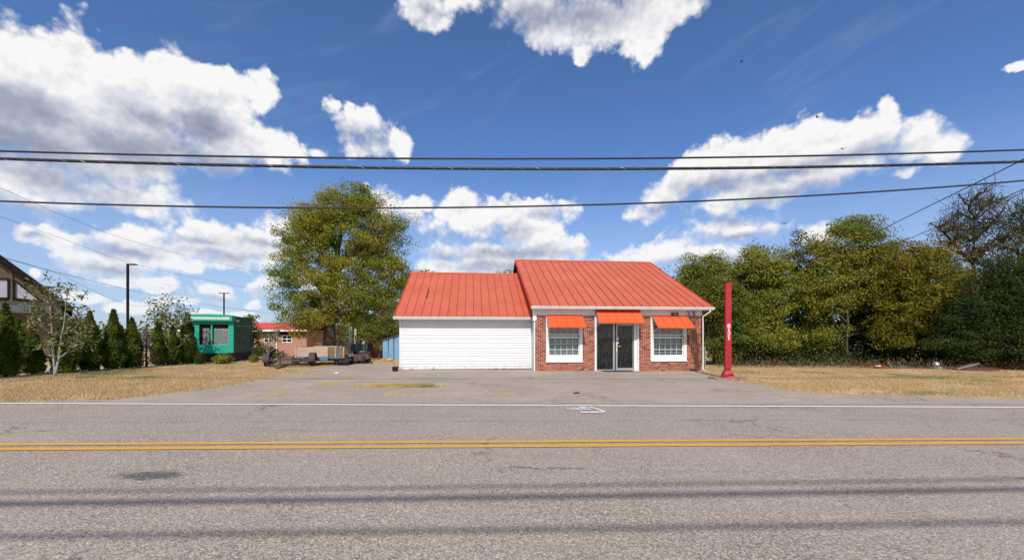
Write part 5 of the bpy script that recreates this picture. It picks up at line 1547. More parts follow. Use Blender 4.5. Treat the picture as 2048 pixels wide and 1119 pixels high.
# ------------------------------------------------------------------ generator, lamps
def make_left_things():
    # ---- generator
    Rr = G(467, 724.3)
    k = F / Rr.y
    T = thing('generator', 'teal green walk-in generator enclosure on a black base beside the hedge', 'generator', Rr, R(18))
    wdt, dep = 2.28, 3.7
    zg = (724.3 - 705.2) / k; zt = (724.3 - 642) / k; zc = (724.3 - 629.5) / k
    x0, x1 = -wdt, 0.0
    MB().box(x0 + .04, x1 - .03, .04, dep - .04, -.15, zg - .01).build('base', 'black', T)
    gu0, gu1 = x0 + wdt * (414 - 394) / 73, x0 + wdt * (459 - 394) / 73; gm = x0 + wdt * (433 - 394) / 73
    gz0, gz1 = (724.3 - 688.5) / k, (724.3 - 648.5) / k
    b = MB()
    wall_open(b, x0, x1, zg, zt, 0, .06, [(gu0, gu1, gz0, gz1)])
    b.box(x0, x0 + .05, .061, dep, zg, zt); b.box(x0, x1, dep + .001, dep + .04, zg, zt); b.box(gm - .04, gm + .04, .0, .05, gz0 + .001, gz1 - .001)
    b.build('front_wall', 'teal', T)
    b = MB(); b.box(x1 - .05, x1 - .001, .061, dep, zg, zt); b.box(x0, x1, .061, dep, zg - .005, zg - .001)
    b.build('side_wall', 'teal_shaded', T)
    for (y, z, w, h) in ((.9, .5, .16, .10), (1.7, .5, .10, .12), (.9, 1.2, .16, .1), (1.7, 1.2, .1, .1)):
        MB().box(x1, x1 + .02, y, y + w, zg + z, zg + z + h).build('latch', 'black', T)
    MB().box(x1, x1 + .03, .4, 3.3, zt - .26, zt - .22).build('drip_rail', 'teal', T)
    MB().box(x1 + .001, x1 + .012, .45, 1.0, zt - .02, zt + .10).build('badge', 'louvre', T)
    b = MB(); b.prism([(x0 - .10, zt), (x0 - .10, zc - .04), (x0 + .3, zc + .01), ((x0 + x1) / 2, zc + .03), (x1 - .2, zc + .005), (x1 + .0, zc - .04), (x1 + .0, zt)], 'y', -.22, .40)
    cp = b.build('hood', 'teal', T)
    MB().prism([(x0, zt), (x0, zc - .05), (x1, zc - .05), (x1, zt)], 'y', .41, dep).build('roof', 'teal_shaded', T)
    MB().box(x0 + .02, x1 - .13, -.235, -.221, zt + .09, zc - .15).build('light_cover', 'tube_light', T)
    # louvres behind a wire grille
    for (a, c) in ((gu0, gm - .04), (gm + .04, gu1)):
        lv = MB().box(a, c, .30, .32, gz0, gz1).build('grille_panel', 'black', T)
        n = 16
        for i in range(n):
            z = gz0 + (gz1 - gz0) * (i + .3) / n
            if z > gz1 - .25: break
            w_ = MB(); w_.add([(a + (.14 if a < -1.3 else .03), .085, z - .02), (c - .02, .085, z - .02), (c - .02, .12, z + .03), (a + (.14 if a < -1.3 else .03), .12, z + .03)], [(0, 1, 2, 3)]); w_.build('slat', 'louvre', lv)
        gr = MB(); nx_, nz_ = 8, 12
        for i in range(1, nx_): gr.bar((a + (c - a) * i / nx_, .03, gz0), (a + (c - a) * i / nx_, .03, gz1), .012)
        for i in range(1, nz_): gr.bar((a, .043, gz0 + (gz1 - gz0) * i / nz_), (c, .043, gz0 + (gz1 - gz0) * i / nz_), .012)
        gr.build('wire_grid', 'black', lv)
    MB().box(gu0 - .05, gu1 + .05, .5, .55, gz0 - .05, gz1 + .05).build('core', 'black', T)
    # ---- street lamps
    for (px, top, Y, arm, lb) in ((255.5, 527, 36, 1, 'tall black lamp post behind the pointed arborvitae'), (448, 585, 60, 2, 'far black lamp post with twin arms behind the generator')):
        g = at(px, Y); zt = P(px, top, Y).z - g.z
        T = thing('street_lamp', lb, 'street lamp', g, 0, 'black lamp posts')
        MB().box(-.07, .07, -.07, .07, 0, zt).build('pole', 'pole', T)
        for sg in ((1,) if arm == 1 else (1, -1)):
            MB().box(*sorted((sg * .07, sg * .75)), -.14, .14, zt - .12, zt - .03).build('lamp_head', 'pole', T)
        MB().box(-.2, .2, -.2, .2, -.1, .12).build('base', 'concrete', T)
    # ---- timbered house
    Y = 30.0
    E = P(145, 613, Y)
    ang = math.atan2(.73, .68)
    T = thing('timbered_house', 'dark roofed half timbered house gable behind the hedge', 'house', (E.x, E.y, float(gz(E.x, E.y))), ang)
    ez = E.z - float(gz(E.x, E.y))
    W_, D_ = 6.6, 9.0       # half width, depth; local x to the eave on the visible side, y away
    sl = 1.0
    ap = ez + W_ * sl
    b = MB(); b.prism([(-2 * W_ + .5, -.5), (-.5, -.5), (-.5, ez + .45), (-W_, ap - .2), (-2 * W_ + .5, ez + .45)], 'y', .45, D_)
    b.build('gable_wall', 'tudor', T)
    b = MB(); b.prism([(0.0, ez), (-W_, ap), (-W_, ap - .55), (-.02, ez - .45)], 'y', -.25, D_ + .3)
    b.prism([(-2 * W_, ez), (-W_ - .001, ap), (-W_ - .001, ap - .30), (-2 * W_, ez - .26)], 'y', 0, D_ + .3)
    b.build('roof', 'tudor_dark', T)
    # trims and white panels
    def tp(px, py):   # point of the gable plane seen at a pixel, in local x,z
        dx, dy = (px - CX) / F, 1.0
        nx_, ny_ = -sin(ang), cos(ang)
        ox, oy = E.x + .45 * nx_, E.y + .45 * ny_
        t = (ox * nx_ + oy * ny_) / (dx * nx_ + dy * ny_)
        X, Yy = dx * t, t
        return ((X - E.x) * cos(ang) + (Yy - E.y) * sin(ang), H - (py - HY) / F * t - float(gz(E.x, E.y)))
    for pl in ([(-28, 557), (17, 557.5), (17, 596), (-28, 596)], [(29, 562), (32, 562.5), (82, 601.5), (29, 597)]):
        q = [tp(*p) for p in pl]
        MB().prism(q, 'y', .40, .449).build('infill_panel', 'tudor_white', T)
        fr = MB()
        for a, c in zip(q, q[1:] + q[:1]): fr.bar((a[0], .40, a[1]), (c[0], .40, c[1]), .10, .14, (0, 1, 0))
        fr.build('timber_frame', 'tudor_dark', T)
    fr = MB()
    for a, c in (((-40, 603), (96, 607)), ((22, 538), (22, 604)), ((45, 557), (45, 575))):
        a, c = tp(*a), tp(*c); fr.bar((a[0], .42, a[1]), (c[0], .42, c[1]), .14, .10, (0, 1, 0))
    fr.build('timber_beam', 'tudor', T)
    (a0, z1), (a1, _) = tp(-60, 604), tp(104, 604); z0_ = tp(40, 627)[1]
    MB().prism([(.44, z1), (.44, z1 - .15), (-1.0, z0_), (-1.0, z0_ + .12)], 'x', a0, a1).build('pent_roof', 'shingle', T)
    MB().box(a0, a1 + .4, .36, .44, -.3, z0_).build('lower_wall', 'tudor_wall', T)
    MB().box(-1.15, -.55, .41, .447, z0_ - .2, ez + .30).build('corner_siding', 'tudor_wall', T)
    # ---- red roofed brick building
    Y = 47.0
    T = thing('red_roofed_building', 'long low salmon brick building with bright red roof behind the trees', 'building', at(540, Y), R(2))
    g = at(540, Y); kx = F / Y
    lx = lambda px: (px - 540) / kx
    zz = lambda py: H - (py - HY) / F * Y - g.z
    x0, x1 = lx(375), lx(612)
    ez, bz = zz(659.5), -.6
    wins = [(540 + i * 35.8 - 12.5, 540 + i * 35.8 + 7) for i in range(-4, 5)]
    wins = [(lx(a), lx(c)) for a, c in wins if lx(c) < x1 - .3 and lx(a) > x0 + .3]
    wz0, wz1 = zz(684.5), zz(670)
    b = MB(); wall_open(b, x0, x1, bz, ez, 0, .25, [(a, c, wz0, wz1) for a, c in wins]); b.box(x0, x0 + .25, .251, 8, bz, ez); b.box(x1 - .25, x1, .251, 8, bz, ez); b.box(x0, x1, 8.001, 8.2, bz, ez)
    b.build('brick_wall', 'salmon', T)
    rz = H - (645 - HY) / F * (Y + 4.3) - g.z
    b = MB(); b.prism([(-.55, ez - .02), (4.3, rz), (9.1, ez - .02), (9.1, ez - .12), (4.3, rz - .12), (-.55, ez - .12)], 'x', x0 - .4, x1 + .4); b.build('roof', 'redroof', T)
    MB().box(x0 - .4, x1 + .4, -.66, -.56, ez - .16, ez + .02).build('gutter', 'white', T)
    MB().box(x0 + .01, x1 - .01, -.03, -.005, ez - .55, ez - .13).build('frieze', 'tudor_dark', T)
    for (a, c) in wins:
        w = MB(); w.box(a, c, .02, .08, wz0, wz0 + .07); w.box(a, c, .02, .08, wz1 - .07, wz1)
        w.box(a, a + .07, .021, .081, wz0 + .07, wz1 - .07); w.box(c - .07, c, .021, .081, wz0 + .07, wz1 - .07)
        m_ = (a + c) / 2; w.box(m_ - .03, m_ + .03, .021, .07, wz0 + .07, wz1 - .07); w.box(a + .07, m_ - .03, .03, .07, (wz0 + wz1) / 2 - .03, (wz0 + wz1) / 2 + .03); w.box(m_ + .03, c - .07, .03, .07, (wz0 + wz1) / 2 - .03, (wz0 + wz1) / 2 + .03)
        wo = w.build('window', 'white', T)
        for (p0, p1) in ((a + .07, m_ - .03), (m_ + .03, c - .07)):
            for (q0, q1) in ((wz0 + .07, (wz0 + wz1) / 2 - .03), ((wz0 + wz1) / 2 + .03, wz1 - .07)):
                MB().box(p0, p1, .072, .078, q0, q1).build('pane', 'darkglass', wo)
    for px in (554, 446): MB().box(lx(px) - .05, lx(px) + .05, -.13, -.035, bz + .5, ez - .17).build('downspout', 'white', T)
    # ---- far grey shed and parked car seen through the hedge
    g = at(226, 70)
    T = thing('grey_shed', 'far grey metal shed seen between two arborvitae', 'shed', g)
    k = F / 70; zt = P(226, 665, 70).z - g.z
    MB().box(-21 / k, 23 / k, 0, 5, -.3, zt).build('wall', 'greywall', T)
    MB().prism([(-.3, zt), (5.3, zt + .25), (5.3, zt + .35), (-.3, zt + .12)], 'x', -22 / k, 24 / k).build('roof', 'galv', T)
    def car(px, Y, label, mat, rz=0, van=False, cat='car', name='parked_car'):
        g = at(px, Y)
        T = thing(name, label, cat, g, rz)
        L_ = 4.6
        if van: pr = [(0, .35), (0, 1.0), (.35, 1.15), (1.1, 1.95), (L_, 1.98), (L_ + .1, .4)]
        else: pr = [(0, .3), (0, .75), (1.1, .92), (1.8, 1.38), (3.3, 1.4), (4.1, .98), (L_, .9), (L_, .32)]
        MB().prism([(x - L_ / 2, z) for x, z in pr], 'y', -.85, .85).build('body', mat, T, bevel=.03)
        wp = [(1.0, 1.2), (1.35, 1.8), (2.2, 1.82), (2.2, 1.2)] if van else [(1.3, .95), (1.85, 1.3), (3.25, 1.32), (3.85, 1.0)]
        MB().prism([(x - L_ / 2, z) for x, z in wp], 'y', -.862, .862).build('window', 'darkglass', T)
        for x in (.85, L_ - .9):
            for s_ in (-1, 1):
                w = MB().lathe([(0, -.1), (.2, -.1), (.33, -.09), (.33, .09), (.2, .1), (0, .1)], (x - L_ / 2, s_ * .80, .33), (0, 1, 0), 16).build('wheel', 'tyre', T)
                MB().lathe([(0, -.012), (.19, -.012), (.19, .012), (0, .012)], (x - L_ / 2, s_ * .905, .33), (0, 1, 0), 12).build('rim', 'rim', w)
        if van: MB().box(-L_ / 2 + 1.2, L_ / 2, -.868, -.851, 1.02, 1.10).build('stripe', 'redpaint', T)
    car(205, 58, 'blue car parked far behind the hedge gap', 'carblue', .2)
    car(757, 46, 'white van with thin red stripe parked behind the ramps', 'van', .05, True, 'van', 'parked_van')


make_left_things()


def wheel(parent, o, axis, r, w, n=22):
    t = MB().lathe([(r * .55, -w * .42), (r * .9, -w / 2), (r, -w * .36), (r, w * .36), (r * .9, w / 2), (r * .55, w * .42)], o, axis, n).build('wheel', 'tyre', parent, True)
    MB().lathe([(0, -w * .30), (r * .3, -w * .34), (r * .5, -w * .38), (r * .56, -w * .43), (r * .56, w * .43), (r * .5, w * .38), (r * .3, w * .34), (0, w * .30)], o, axis, n).build('rim', 'rim', t)
    return t


# ------------------------------------------------------------------ trailers and yard
def make_yard():
    # ---- empty utility trailer
    g = G(575, 735)
    T = thing('utility_trailer', 'empty brown black utility trailer with open rails and low tongue', 'trailer', (g.x, g.y - .1, g.z), R(15))
    w, L_ = .82, 2.7
    pit = .075
    zf = lambda y: .12 + pit * y * 1.4
    b = MB()
    def P3(x, y, dz): return (x, y, zf(y) + dz)
    for x in (-w, w): b.bar(P3(x, 0, 0), P3(x, L_, 0), .05, .07)
    for y in np.linspace(0.03, L_, 6): b.bar(P3(-w, y, 0), P3(w, y, 0), .05, .05)
    b.build('frame', 'trailer', T)
    b = MB()
    for x in (-w, w): b.bar(P3(x, 0, .28), P3(x, L_, .33), .045, .045)
    b.bar(P3(-w, 0, .28), P3(w, 0, .28), .045, .045)
    b.build('top_rail', 'trailer', T)
    for y in (0, .9, 1.8, L_):
        for x in (-w, w): MB().bar(P3(x, y, .03), P3(x, y, .28 + .018 * y), .04).build('rail_post', 'trailer', T)
    for x in (-.27, .27): MB().bar(P3(x, 0, .03), P3(x, 0, .27), .04).build('rail_post', 'trailer', T)
    MB().bar(P3(.3, 0.05, .05), P3(.78, .5, .3), .05).bar(P3(-.78, .5, .3), P3(-.6, 0.05, .05), .05).build('brace', 'trailer', T)
    for i, y in enumerate(np.linspace(1.2, L_ - .1, 6)):
        MB().bar(P3(-w + .04, y, .045), P3(w - .04, y, .045), .22, .025).build('deck_plank', 'old_and_shaded_plank', T)
    b = MB(); b.bar((0.0, .1, zf(0)), (-.15, -.9, .05), .07); b.bar((-.15, -.9, .05), (-.16, -1.0, .06), .10); b.build('tongue', 'trailer', T)
    for s_ in (-1, 1):
        wheel(T, (s_ * (w + .20), .75, .31), (1, 0, 0), .315, .20)
        pr = [(.75 - .40 * cos(R(a)), .31 + .40 * sin(R(a))) for a in range(-5, 186, 19)]
        pr2 = [(.75 - .38 * cos(R(a)), .31 + .38 * sin(R(a))) for a in range(185, -6, -19)]
        a0, a1 = sorted((s_ * (w + .06), s_ * (w + .34)))
        MB().prism(pr + pr2, 'x', a0, a1).build('fender', 'trailer', T)
    # ---- plank sided blue bed trailer
    g = G(656, 731)
    T = thing('cargo_trailer', 'blue bed trailer with tall bare plank sides and yellow corner posts', 'trailer', g, R(3))
    # local x to the right; box from x=-1.68..0, y 0..2.1
    bx0, dep = -1.68, 2.2
    zb = .42
    MB().box(bx0 - .05, .75, .0, dep + .2, zb - .14, zb - .02).build('bed_frame', 'black', T)
    MB().box(-.95, .02, -.12, .0, zb - .13, zb + .03).build('bed_edge', 'bluesteel', T)
    MB().box(bx0, .82, .01, dep, zb - .019, zb + .03).build('deck', 'bluesteel', T)
    for i in range(4):
        z = zb + .05 + i * .128
        MB().box(bx0 + .02, -.03, .02 + random.uniform(0, .008), .055, z, z + .121).build('side_plank', 'plank', T)
        MB().box(bx0 + .02, -.03, dep - .05, dep - .01, z, z + .121).build('side_plank', 'plank', T)
        MB().box(-.02, .80, .03 + .35 * 0, .06, z, z + .121).build('end_plank', 'old_and_shaded_plank', T)  # end face turned from the sun: its shade is painted by darker wood
        MB().box(bx0 + .0, bx0 + .019, .06, dep - .06, z, z + .121).build('end_plank', 'old_and_shaded_plank', T)
    for (x, y) in ((bx0 + .03, -.02), (-.02, -.02), (.38, -.01), (.80, -.01)):
        MB().box(x - .03, x + .03, y, y + .035, zb, zb + .57).build('corner_post', 'yellowpaint' if x > -1 else 'plank', T)
    MB().box(.36, .40, .3, .34, zb + .5, zb + .78).build('crank', 'redbox', T)
    for s_, x in ((1, .78), (-1, bx0 - .12)): wheel(T, (x, .35, .27), (1, 0, 0), .29, .2)
    MB().tube([(bx0, .35, .27), (.78, .35, .27)], .04, 8).build('axle', 'black', T)
    # ---- rusty flatbed with ramps
    g = G(703, 727)
    T = thing('flatbed_trailer', 'rusty low flatbed trailer with tandem wheels and two raised ladder ramps', 'trailer', g, R(10))
    MB().box(-1.1, .25, -.1, 4.2, .28, .40).build('deck', 'rustdeck', T)
    for x in (-.9, -.45, .0): MB().box(x, x + .3, -.14, -.101, .12, .39).build('deck_plate', 'rustdeck', T)
    b = MB(); b.prism([(-.15, .12), (.3, .5), (.85, .58), (.95, .30), (.6, .2)], 'y', -.06, .7); b.build('fender', 'rustdeck', T)
    for (x, y) in ((.62, .2), (.62, 1.0), (.62, 1.9)): wheel(T, (x, y, .30), (1, .15, 0), .32, .22)
    for (px, top, bot, tw, lb) in ((679, 671, 690, 7, 0), (714, 671, 700, 9, 1)):
        x = (px - 703) / F * g.y; b = MB()
        zt, zb2 = P(px, top, g.y).z - g.z, .45
        hw = tw / F * g.y
        r0, r1 = x - hw * .7, x + hw * .9
        for xx, sx in ((x - hw, 0.0), (x + hw, .0)): b.bar((xx + (0.22 if lb else .05), .3, zb2), (xx, .75, zt), .05)
        n = 8
        for i in range(n + 1):
            t = i / n; b.bar((x - hw + (0.22 if lb else .05) * (1 - t), .3 + .45 * t, zb2 + (zt - zb2) * t), (x + hw + (0.22 if lb else .05) * (1 - t), .3 + .45 * t, zb2 + (zt - zb2) * t), .035)
        b.build('ramp', 'black', T)
    # ---- navy dump box
    g2 = G(706, 723)
    T = thing('dump_box', 'dark navy steel dump box standing behind the flatbed deck', 'dump box', (g2.x, g2.y + 1.0, g2.z), R(8))
    kx = F / (g2.y + 1)
    b = MB(); a, c = -16 / kx, 17 / kx
    z0_, z1_ = .62, 1.06
    b.box(a, c, 0, .05, z0_, z1_); b.box(a, c, 1.6, 1.65, z0_, z1_); b.box(a, a + .05, .051, 1.599, z0_, z1_); b.box(c - .05, c, .051, 1.599, z0_, z1_); b.box(a + .051, c - .051, .051, 1.599, z0_, z0_ + .05)
    b.build('box', 'navy', T)
    for x in (a + .1, (a + c) / 2, c - .1): MB().box(x - .03, x + .03, -.03, -.001, z0_, z1_ + .02).build('rib', 'navy', T)
    for x in (a + .1, c - .2): MB().box(x, x + .1, .2, 1.4, -.05, z0_ - .002).build('skid', 'black', T)
    # ladder rack beside it
    b = MB()
    for z in np.linspace(.35, 1.0, 6): b.bar((c - .25, -.12, z), (c - .05, -.12, z), .03)
    b.bar((c - .26, -.12, .3), (c - .26, -.12, 1.05), .03).bar((c - .04, -.12, .3), (c - .04, -.12, 1.05), .03); b.build('ladder', 'rim', T)
    # ---- blue tin shed
    gl = G(766, 720); gr = Vector((gl.x + 1.05, gl.y + 0.18, gl.z))
    T = thing('tin_shed', 'leaning pale blue tin shed tucked behind the white garage corner', 'shed', gl, math.atan2(gr.y - gl.y, gr.x - gl.x))
    W_ = 2.6
    k = F / gl.y
    zt = lambda x: (722 - 682) / k + (x / (34 / k)) * (11 / k)
    x = 0
    rng = random.Random(8)
    ws = [.34, .10, .30, .26, .34, .3, .36, .4, .4, .4]
    for i, w_ in enumerate(ws):
        if x > W_: break
        t = rng.uniform(-.03, .03)
        gap = .05 if i in (2, 4) else .008
        MB().add([(x, t, .02), (x + w_ - gap, t, .0), (x + w_ - gap + t * .8, t, zt(x + w_) - .02), (x + t, t, zt(x) - .02), (x, t + .012, .02), (x + w_ - gap, t + .012, 0), (x + w_ - gap + t * .8, t + .012, zt(x + w_) - .02), (x + t, t + .012, zt(x) - .02)],
                 [(0, 1, 2, 3), (7, 6, 5, 4), (0, 4, 5, 1), (1, 5, 6, 2), (2, 6, 7, 3), (3, 7, 4, 0)]).build('tin_panel', 'blue', T)
        x += w_
    for xx in (.0, .73, 1.3): MB().box(xx - .035, xx + .035, .05, .12, -.1, zt(xx) - .03).build('post', 'old_and_shaded_plank', T)
    MB().add([(-.15, -.1, zt(-.15)), (W_, -.1, zt(W_)), (W_, 2.2, zt(W_) - .6), (-.15, 2.2, zt(-.15) - .6), (-.15, -.1, zt(-.15) + .04), (W_, -.1, zt(W_) + .04), (W_, 2.2, zt(W_) - .56), (-.15, 2.2, zt(-.15) - .56)],
             [(0, 3, 2, 1), (4, 5, 6, 7), (0, 1, 5, 4), (1, 2, 6, 5), (2, 3, 7, 6), (3, 0, 4, 7)]).build('roof', 'old_and_shaded_plank', T)
    MB().box(0, .02, .13, 2.1, -.1, zt(0) - .62).box(0.03, W_, 2.1, 2.12, -.1, zt(0) - .66).build('back_wall', 'dark', T)
    # ---- red container
    g = at(739, 33)
    T = thing('red_container', 'rust red storage container between the ramps and the thin tree', 'container', g, R(-20))
    k = F / 33; zt_ = P(739, 671, 33).z - g.z
    MB().box(-9 / k, 14 / k, 0, 2.4, -.2, zt_).build('shell', 'redbox', T)
    MB().box(-4.5 / k, -3 / k, -.02, -.001, .2, zt_ - .3).build('door_seam', 'dark', T)
    for i in range(5): MB().box(-8 / k + i * 4.6 / k, -8 / k + i * 4.6 / k + .03, -.03, -.0015, -.1, zt_ - .05).build('rib', 'redbox', T)
    # ---- board fence behind the trunk
    g = at(634, 36)
    T = thing('board_fence', 'weathered brown board fence behind the trunk of the huge tree', 'fence', g)
    k = F / 36; zt_ = P(650, 684, 36).z - g.z
    n = 24; wb = (52 / k) / n
    for i in range(n):
        MB().box(i * wb, (i + 1) * wb - .012, rng.uniform(0, .02), .04, -.1, zt_ + rng.uniform(-.04, .03)).build('board', 'fence', T)
    # ---- chain link panel farther along
    g = at(686, 38)
    T = thing('wire_fence', 'grey wire mesh fence between board fence and white van', 'fence', g)
    k = F / 38; zt_ = P(690, 687, 38).z - g.z
    b = MB(); n = 30; wd_ = 32 / k
    for i in range(n + 1): b.bar((wd_ * i / n, 0, 0), (wd_ * i / n, 0, zt_), .015)
    for i in range(8): b.bar((0, .02, zt_ * i / 7), (wd_, .02, zt_ * i / 7), .015)
    b.build('mesh', 'galv', T)
    for i in range(4): MB().tube([(wd_ * i / 3, .06, -.1), (wd_ * i / 3, .06, zt_ + .1)], .035, 8).build('post', 'galv', T)
    # ---- poles
    for (px, Y, top, r, lb, m_) in ((699, 40, 654, .05, 'thinner pale pole of the close pair behind the fence', 'galv'), (702.5, 40, 653, .07, 'thicker pale pole of the close pair behind the fence', 'galv'), (711, 44, 657, .14, 'stout wooden pole next to the raised ramp', 'pole_wood')):
        g = at(px, Y); zt_ = P(px, top, Y).z - g.z
        o = MB().tube([(0, 0, -.2), (0, 0, zt_)], [r, r * .9], 10).build('pole', m_, None, True); o.location = g; tag(o, lb, 'pole')
    # ---- chain link kennel beside the shop corner
    g = G(1406, 738)
    T = thing('kennel_fence', 'small chain link kennel panel behind the shop corner under the climber', 'fence', (g.x + .2, g.y + 1.8, g.z))
    b = MB(); hw, hh = .75, 1.05
    n = 12
    for i in range(-n, n):
        x0, x1 = i / n * hw, i / n * hw + hh * .6
        for sg in (1, -1):
            a0, a1 = (x0, x1) if sg > 0 else (x1, x0)
            t0, t1 = 0.0, 1.0
            pts = []
            for t in (0, 1):
                xx = a0 + (a1 - a0) * t; pts.append((xx + .3, .004 * sg, .03 + hh * t))
            lo, hi = 0.0, hw
            (xa, ya, za), (xb, yb, zb_) = pts
            def clip(xa, za, xb, zb_):
                if xa == xb: return None
                ta = max(0, min((lo - xa) / (xb - xa), (hi - xa) / (xb - xa))); tb = min(1, max((lo - xa) / (xb - xa), (hi - xa) / (xb - xa)))
                return None if ta >= tb else (xa + (xb - xa) * ta, za + (zb_ - za) * ta, xa + (xb - xa) * tb, za + (zb_ - za) * tb)
            c_ = clip(xa, za, xb, zb_)
            if c_: b.bar((c_[0], ya, c_[1]), (c_[2], ya, c_[3]), .008)
    b.build('mesh', 'galv', T)
    MB().bar((0, 0, 0), (0, 0, hh + .05), .04).bar((hw, 0, 0), (hw, 0, hh + .05), .04).bar((0, 0, hh + .03), (hw, 0, hh + .03), .03).build('frame', 'galv', T)
    # ---- junk along the wood's edge
    g = G(1690, 735)
    T = thing('hay_rake', 'red bent farm implement frame lying in the grass by the wood', 'implement', g)
    k = F / g.y
    MB().tube([(-10 / k, 0, .0), (-8 / k, 0, .1), (3 / k, .05, .2), (6 / k, .05, .19), (9 / k, .1, .0)], .03, 6).tube([(6 / k, .1, .2), (9 / k, .4, 0)], .025, 6).build('frame', 'redpaint', T)
    g = G(1755, 737)
    T = thing('plow', 'low red and white implement half hidden by grass', 'implement', g)
    k = F / g.y
    MB().bar((-22 / k, 0, .06), (22 / k, .1, .05), .07, .09).bar((-20 / k, .2, .1), (-23 / k, .1, .24), .06).bar((-8 / k, -.05, .11), (14 / k, 0, .1), .12, .05).build('frame', 'redpaint', T)
    MB().box(-5 / k, 6 / k, -.05, .05, .14, .19).build('cover', 'white', T)
    g = G(1795, 737)
    T = thing('mower_deck', 'grey upturned mower deck with a pale handle in the grass', 'mower deck', g)
    k = F / g.y
    MB().prism([(-16 / k, 0), (16 / k, 0), (15 / k, .17), (4 / k, .2), (-14 / k, .05)], 'y', -.25, .3).build('deck', 'rim', T)
    MB().bar((-11 / k, 0, .05), (-17 / k, .05, .36), .05).build('handle', 'galv', T)
    g = G(1880, 738)
    T = thing('concrete_chunks', 'heap of broken pale concrete blocks at the wood edge', 'rubble', g)
    k = F / g.y
    MB().box(-14 / k, 4 / k, -.1, .25, -.02, .13).build('block', 'concrete', T, bevel=.02)
    MB().add([(-10 / k, 0, .14), (14 / k, .05, .1), (12 / k, .5, .1), (-9 / k, .5, .16), (-8 / k, .05, .36), (9 / k, .1, .28), (8 / k, .4, .26), (-8 / k, .4, .34)], [(0, 3, 2, 1), (4, 5, 6, 7), (0, 1, 5, 4), (1, 2, 6, 5), (2, 3, 7, 6), (3, 0, 4, 7)]).build('block', 'old_and_shaded_plank', T)
    MB().lathe([(0, -.1), (.1, -.1), (.12, 0), (.1, .1), (0, .1)], (-10 / k, -.05, .28), (1, 0, 0), 10).build('block', 'white', T)
    MB().box(2 / k, 22 / k, -.15, .15, -.02, .12).build('block', 'concrete', T, bevel=.02)
    g = G(1940, 741)
    T = thing('scrap_heap', 'flat dark metal frame with bars piled on it near the cedar', 'scrap', g)
    k = F / g.y
    MB().prism([(-38 / k, .03), (-30 / k, .0), (40 / k, .02), (40 / k, .14), (-8 / k, .1)], 'y', -.4, .5).build('plate', 'rust', T)
    for (a, c) in (((-34, .08), (14, .36)), ((-26, .10), (27, .36)), ((-10, .12), (24, .2))):
        MB().bar((a[0] / k, 0, a[1]), (c[0] / k, .2, c[1]), .06).build('bar', 'galv' if a[0] == -26 else 'rust', T)
    MB().bar((32 / k, .1, .1), (28 / k, .3, .45), .03).build('rod', 'rust', T)
    # ---- pale buildings glimpsed through the wood
    g = at(1850, 44)
    T = thing('green_roofed_house', 'white house with pale green roof glimpsed through the wood', 'house', g)
    k = F / 44; ez = P(1850, 668, 44).z - g.z; rz = P(1850, 640, 49).z - g.z
    x0, x1 = -75 / k, 40 / k
    MB().box(x0, x1, 0, 9, -.6, ez).build('wall', 'white', T)
    MB().prism([(-.5, ez - .05), (4.5, rz), (9.5, ez - .05), (9.5, ez - .2), (4.5, rz - .18), (-.5, ez - .2)], 'x', x0 - .4, x1 + .4).build('roof', 'greenroof', T)
    for i in range(2):
        xx = x0 + 1.2 + i * 3.0
        w = MB().box(xx, xx + 1.0, -.04, -.001, .4, 1.5).build('window', 'white', T); MB().box(xx + .08, xx + .92, -.05, -.0405, .48, 1.42).build('pane', 'darkglass', w)


make_yard()


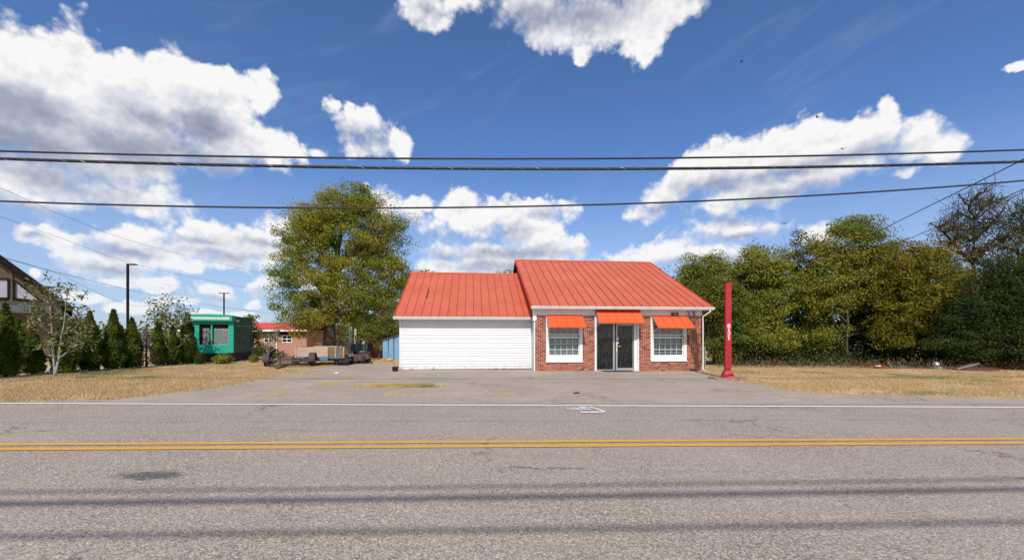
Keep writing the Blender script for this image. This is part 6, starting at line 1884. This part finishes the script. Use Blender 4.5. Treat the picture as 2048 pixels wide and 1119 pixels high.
# ------------------------------------------------------------------ painted mark, birds, litter
def make_small():
    s = [((1133, 816.5), (1152, 819.0)), ((1152, 819), (1166, 820.5)), ((1146, 815.6), (1158, 817.6)), ((1158, 817.4), (1172, 818.8)), ((1166, 815.2), (1176, 816.5)), ((1170, 820.2), (1184, 819.2)), ((1181, 814.6), (1211, 824.2)), ((1160, 825.4), (1209, 825.2)), ((1160, 816.2), (1180, 817.6)), ((1158, 815), (1172, 815.3))]
    b = MB()
    for i, (a, c) in enumerate(s):
        a, c = G(*a), G(*c); d = (c - a); d.z = 0; d.normalize(); n = Vector((-d.y, d.x, 0)) * (.045 if i != 7 else .085)
        z = .0125 + .0012 * i
        q = [a - n, c - n, c + n, a + n]
        b.add([(p.x, p.y, p.z + z) for p in q], [(0, 1, 2, 3)])
    tag(b.build('sprayed_mark', 'spray'), 'white sprayed survey arrow on the road touching the edge line', 'road mark')
    for i, (px, py, Y, sz, rz, lb) in enumerate(((1635, 235, 90, 1.6, .5, 'soaring dark bird above the long cloud over the wood'), (1569, 447, 80, 1.4, -.6, 'dark bird gliding low beside the small cloud lobe'), (1685, 298, 110, 1.3, .3, 'small bird in front of the long white cloud'), (1492, 451, 130, 1.3, 0, 'tiny bird close to the low cloud lobe'), (1483, 124, 110, 1.0, .8, 'tiny bird in the clear blue beside the top cloud'))):
        T = thing('bird', lb, 'bird', P(px, py, Y), rz, 'birds soaring in the sky')
        MB().lathe([(0, -.32), (.05, -.28), (.10, -.05), (.08, .15), (.05, .26), (0, .32)], (0, 0, 0), (0, 1, 0.1), 8).build('body', 'bird', T, True)
        for sg in (-1, 1):
            w = sz / 2
            MB().add([(0, -.12, .03), (sg * w * .55, -.18, .20), (sg * w, -.02, .26), (sg * w * .55, .14, .18), (0, .14, .03), (0, 0, -.02), (sg * w * .55, 0, .16)], [(0, 1, 6, 5), (1, 2, 6), (2, 3, 6), (3, 4, 5, 6), (0, 1, 2, 3, 4)]).build('wing', 'bird', T)
        MB().add([(-.08, -.28, 0), (.08, -.28, 0), (.12, -.5, .01), (-.12, -.5, .01), (0, -.4, .03)], [(0, 1, 4), (1, 2, 4), (2, 3, 4), (3, 0, 4)]).build('tail', 'bird', T)
    for (px, py, r, m_, lb) in ((673, 746, .05, 'white', 'scrap of white paper on the asphalt below the trailers'), (1153, 786.5, .05, 'dark', 'dark scrap on the asphalt before the shop entrance')):
        g = G(px, py); o = MB().add([(-r * 2, -r, .012), (r * 2, -r * .8, .02), (r * 1.6, r, .03), (-r * 1.8, r * .9, .014), (0, 0, .05)], [(0, 1, 4), (1, 2, 4), (2, 3, 4), (3, 0, 4)]).build('litter', m_); o.location = g; tag(o, lb, 'litter')


make_small()
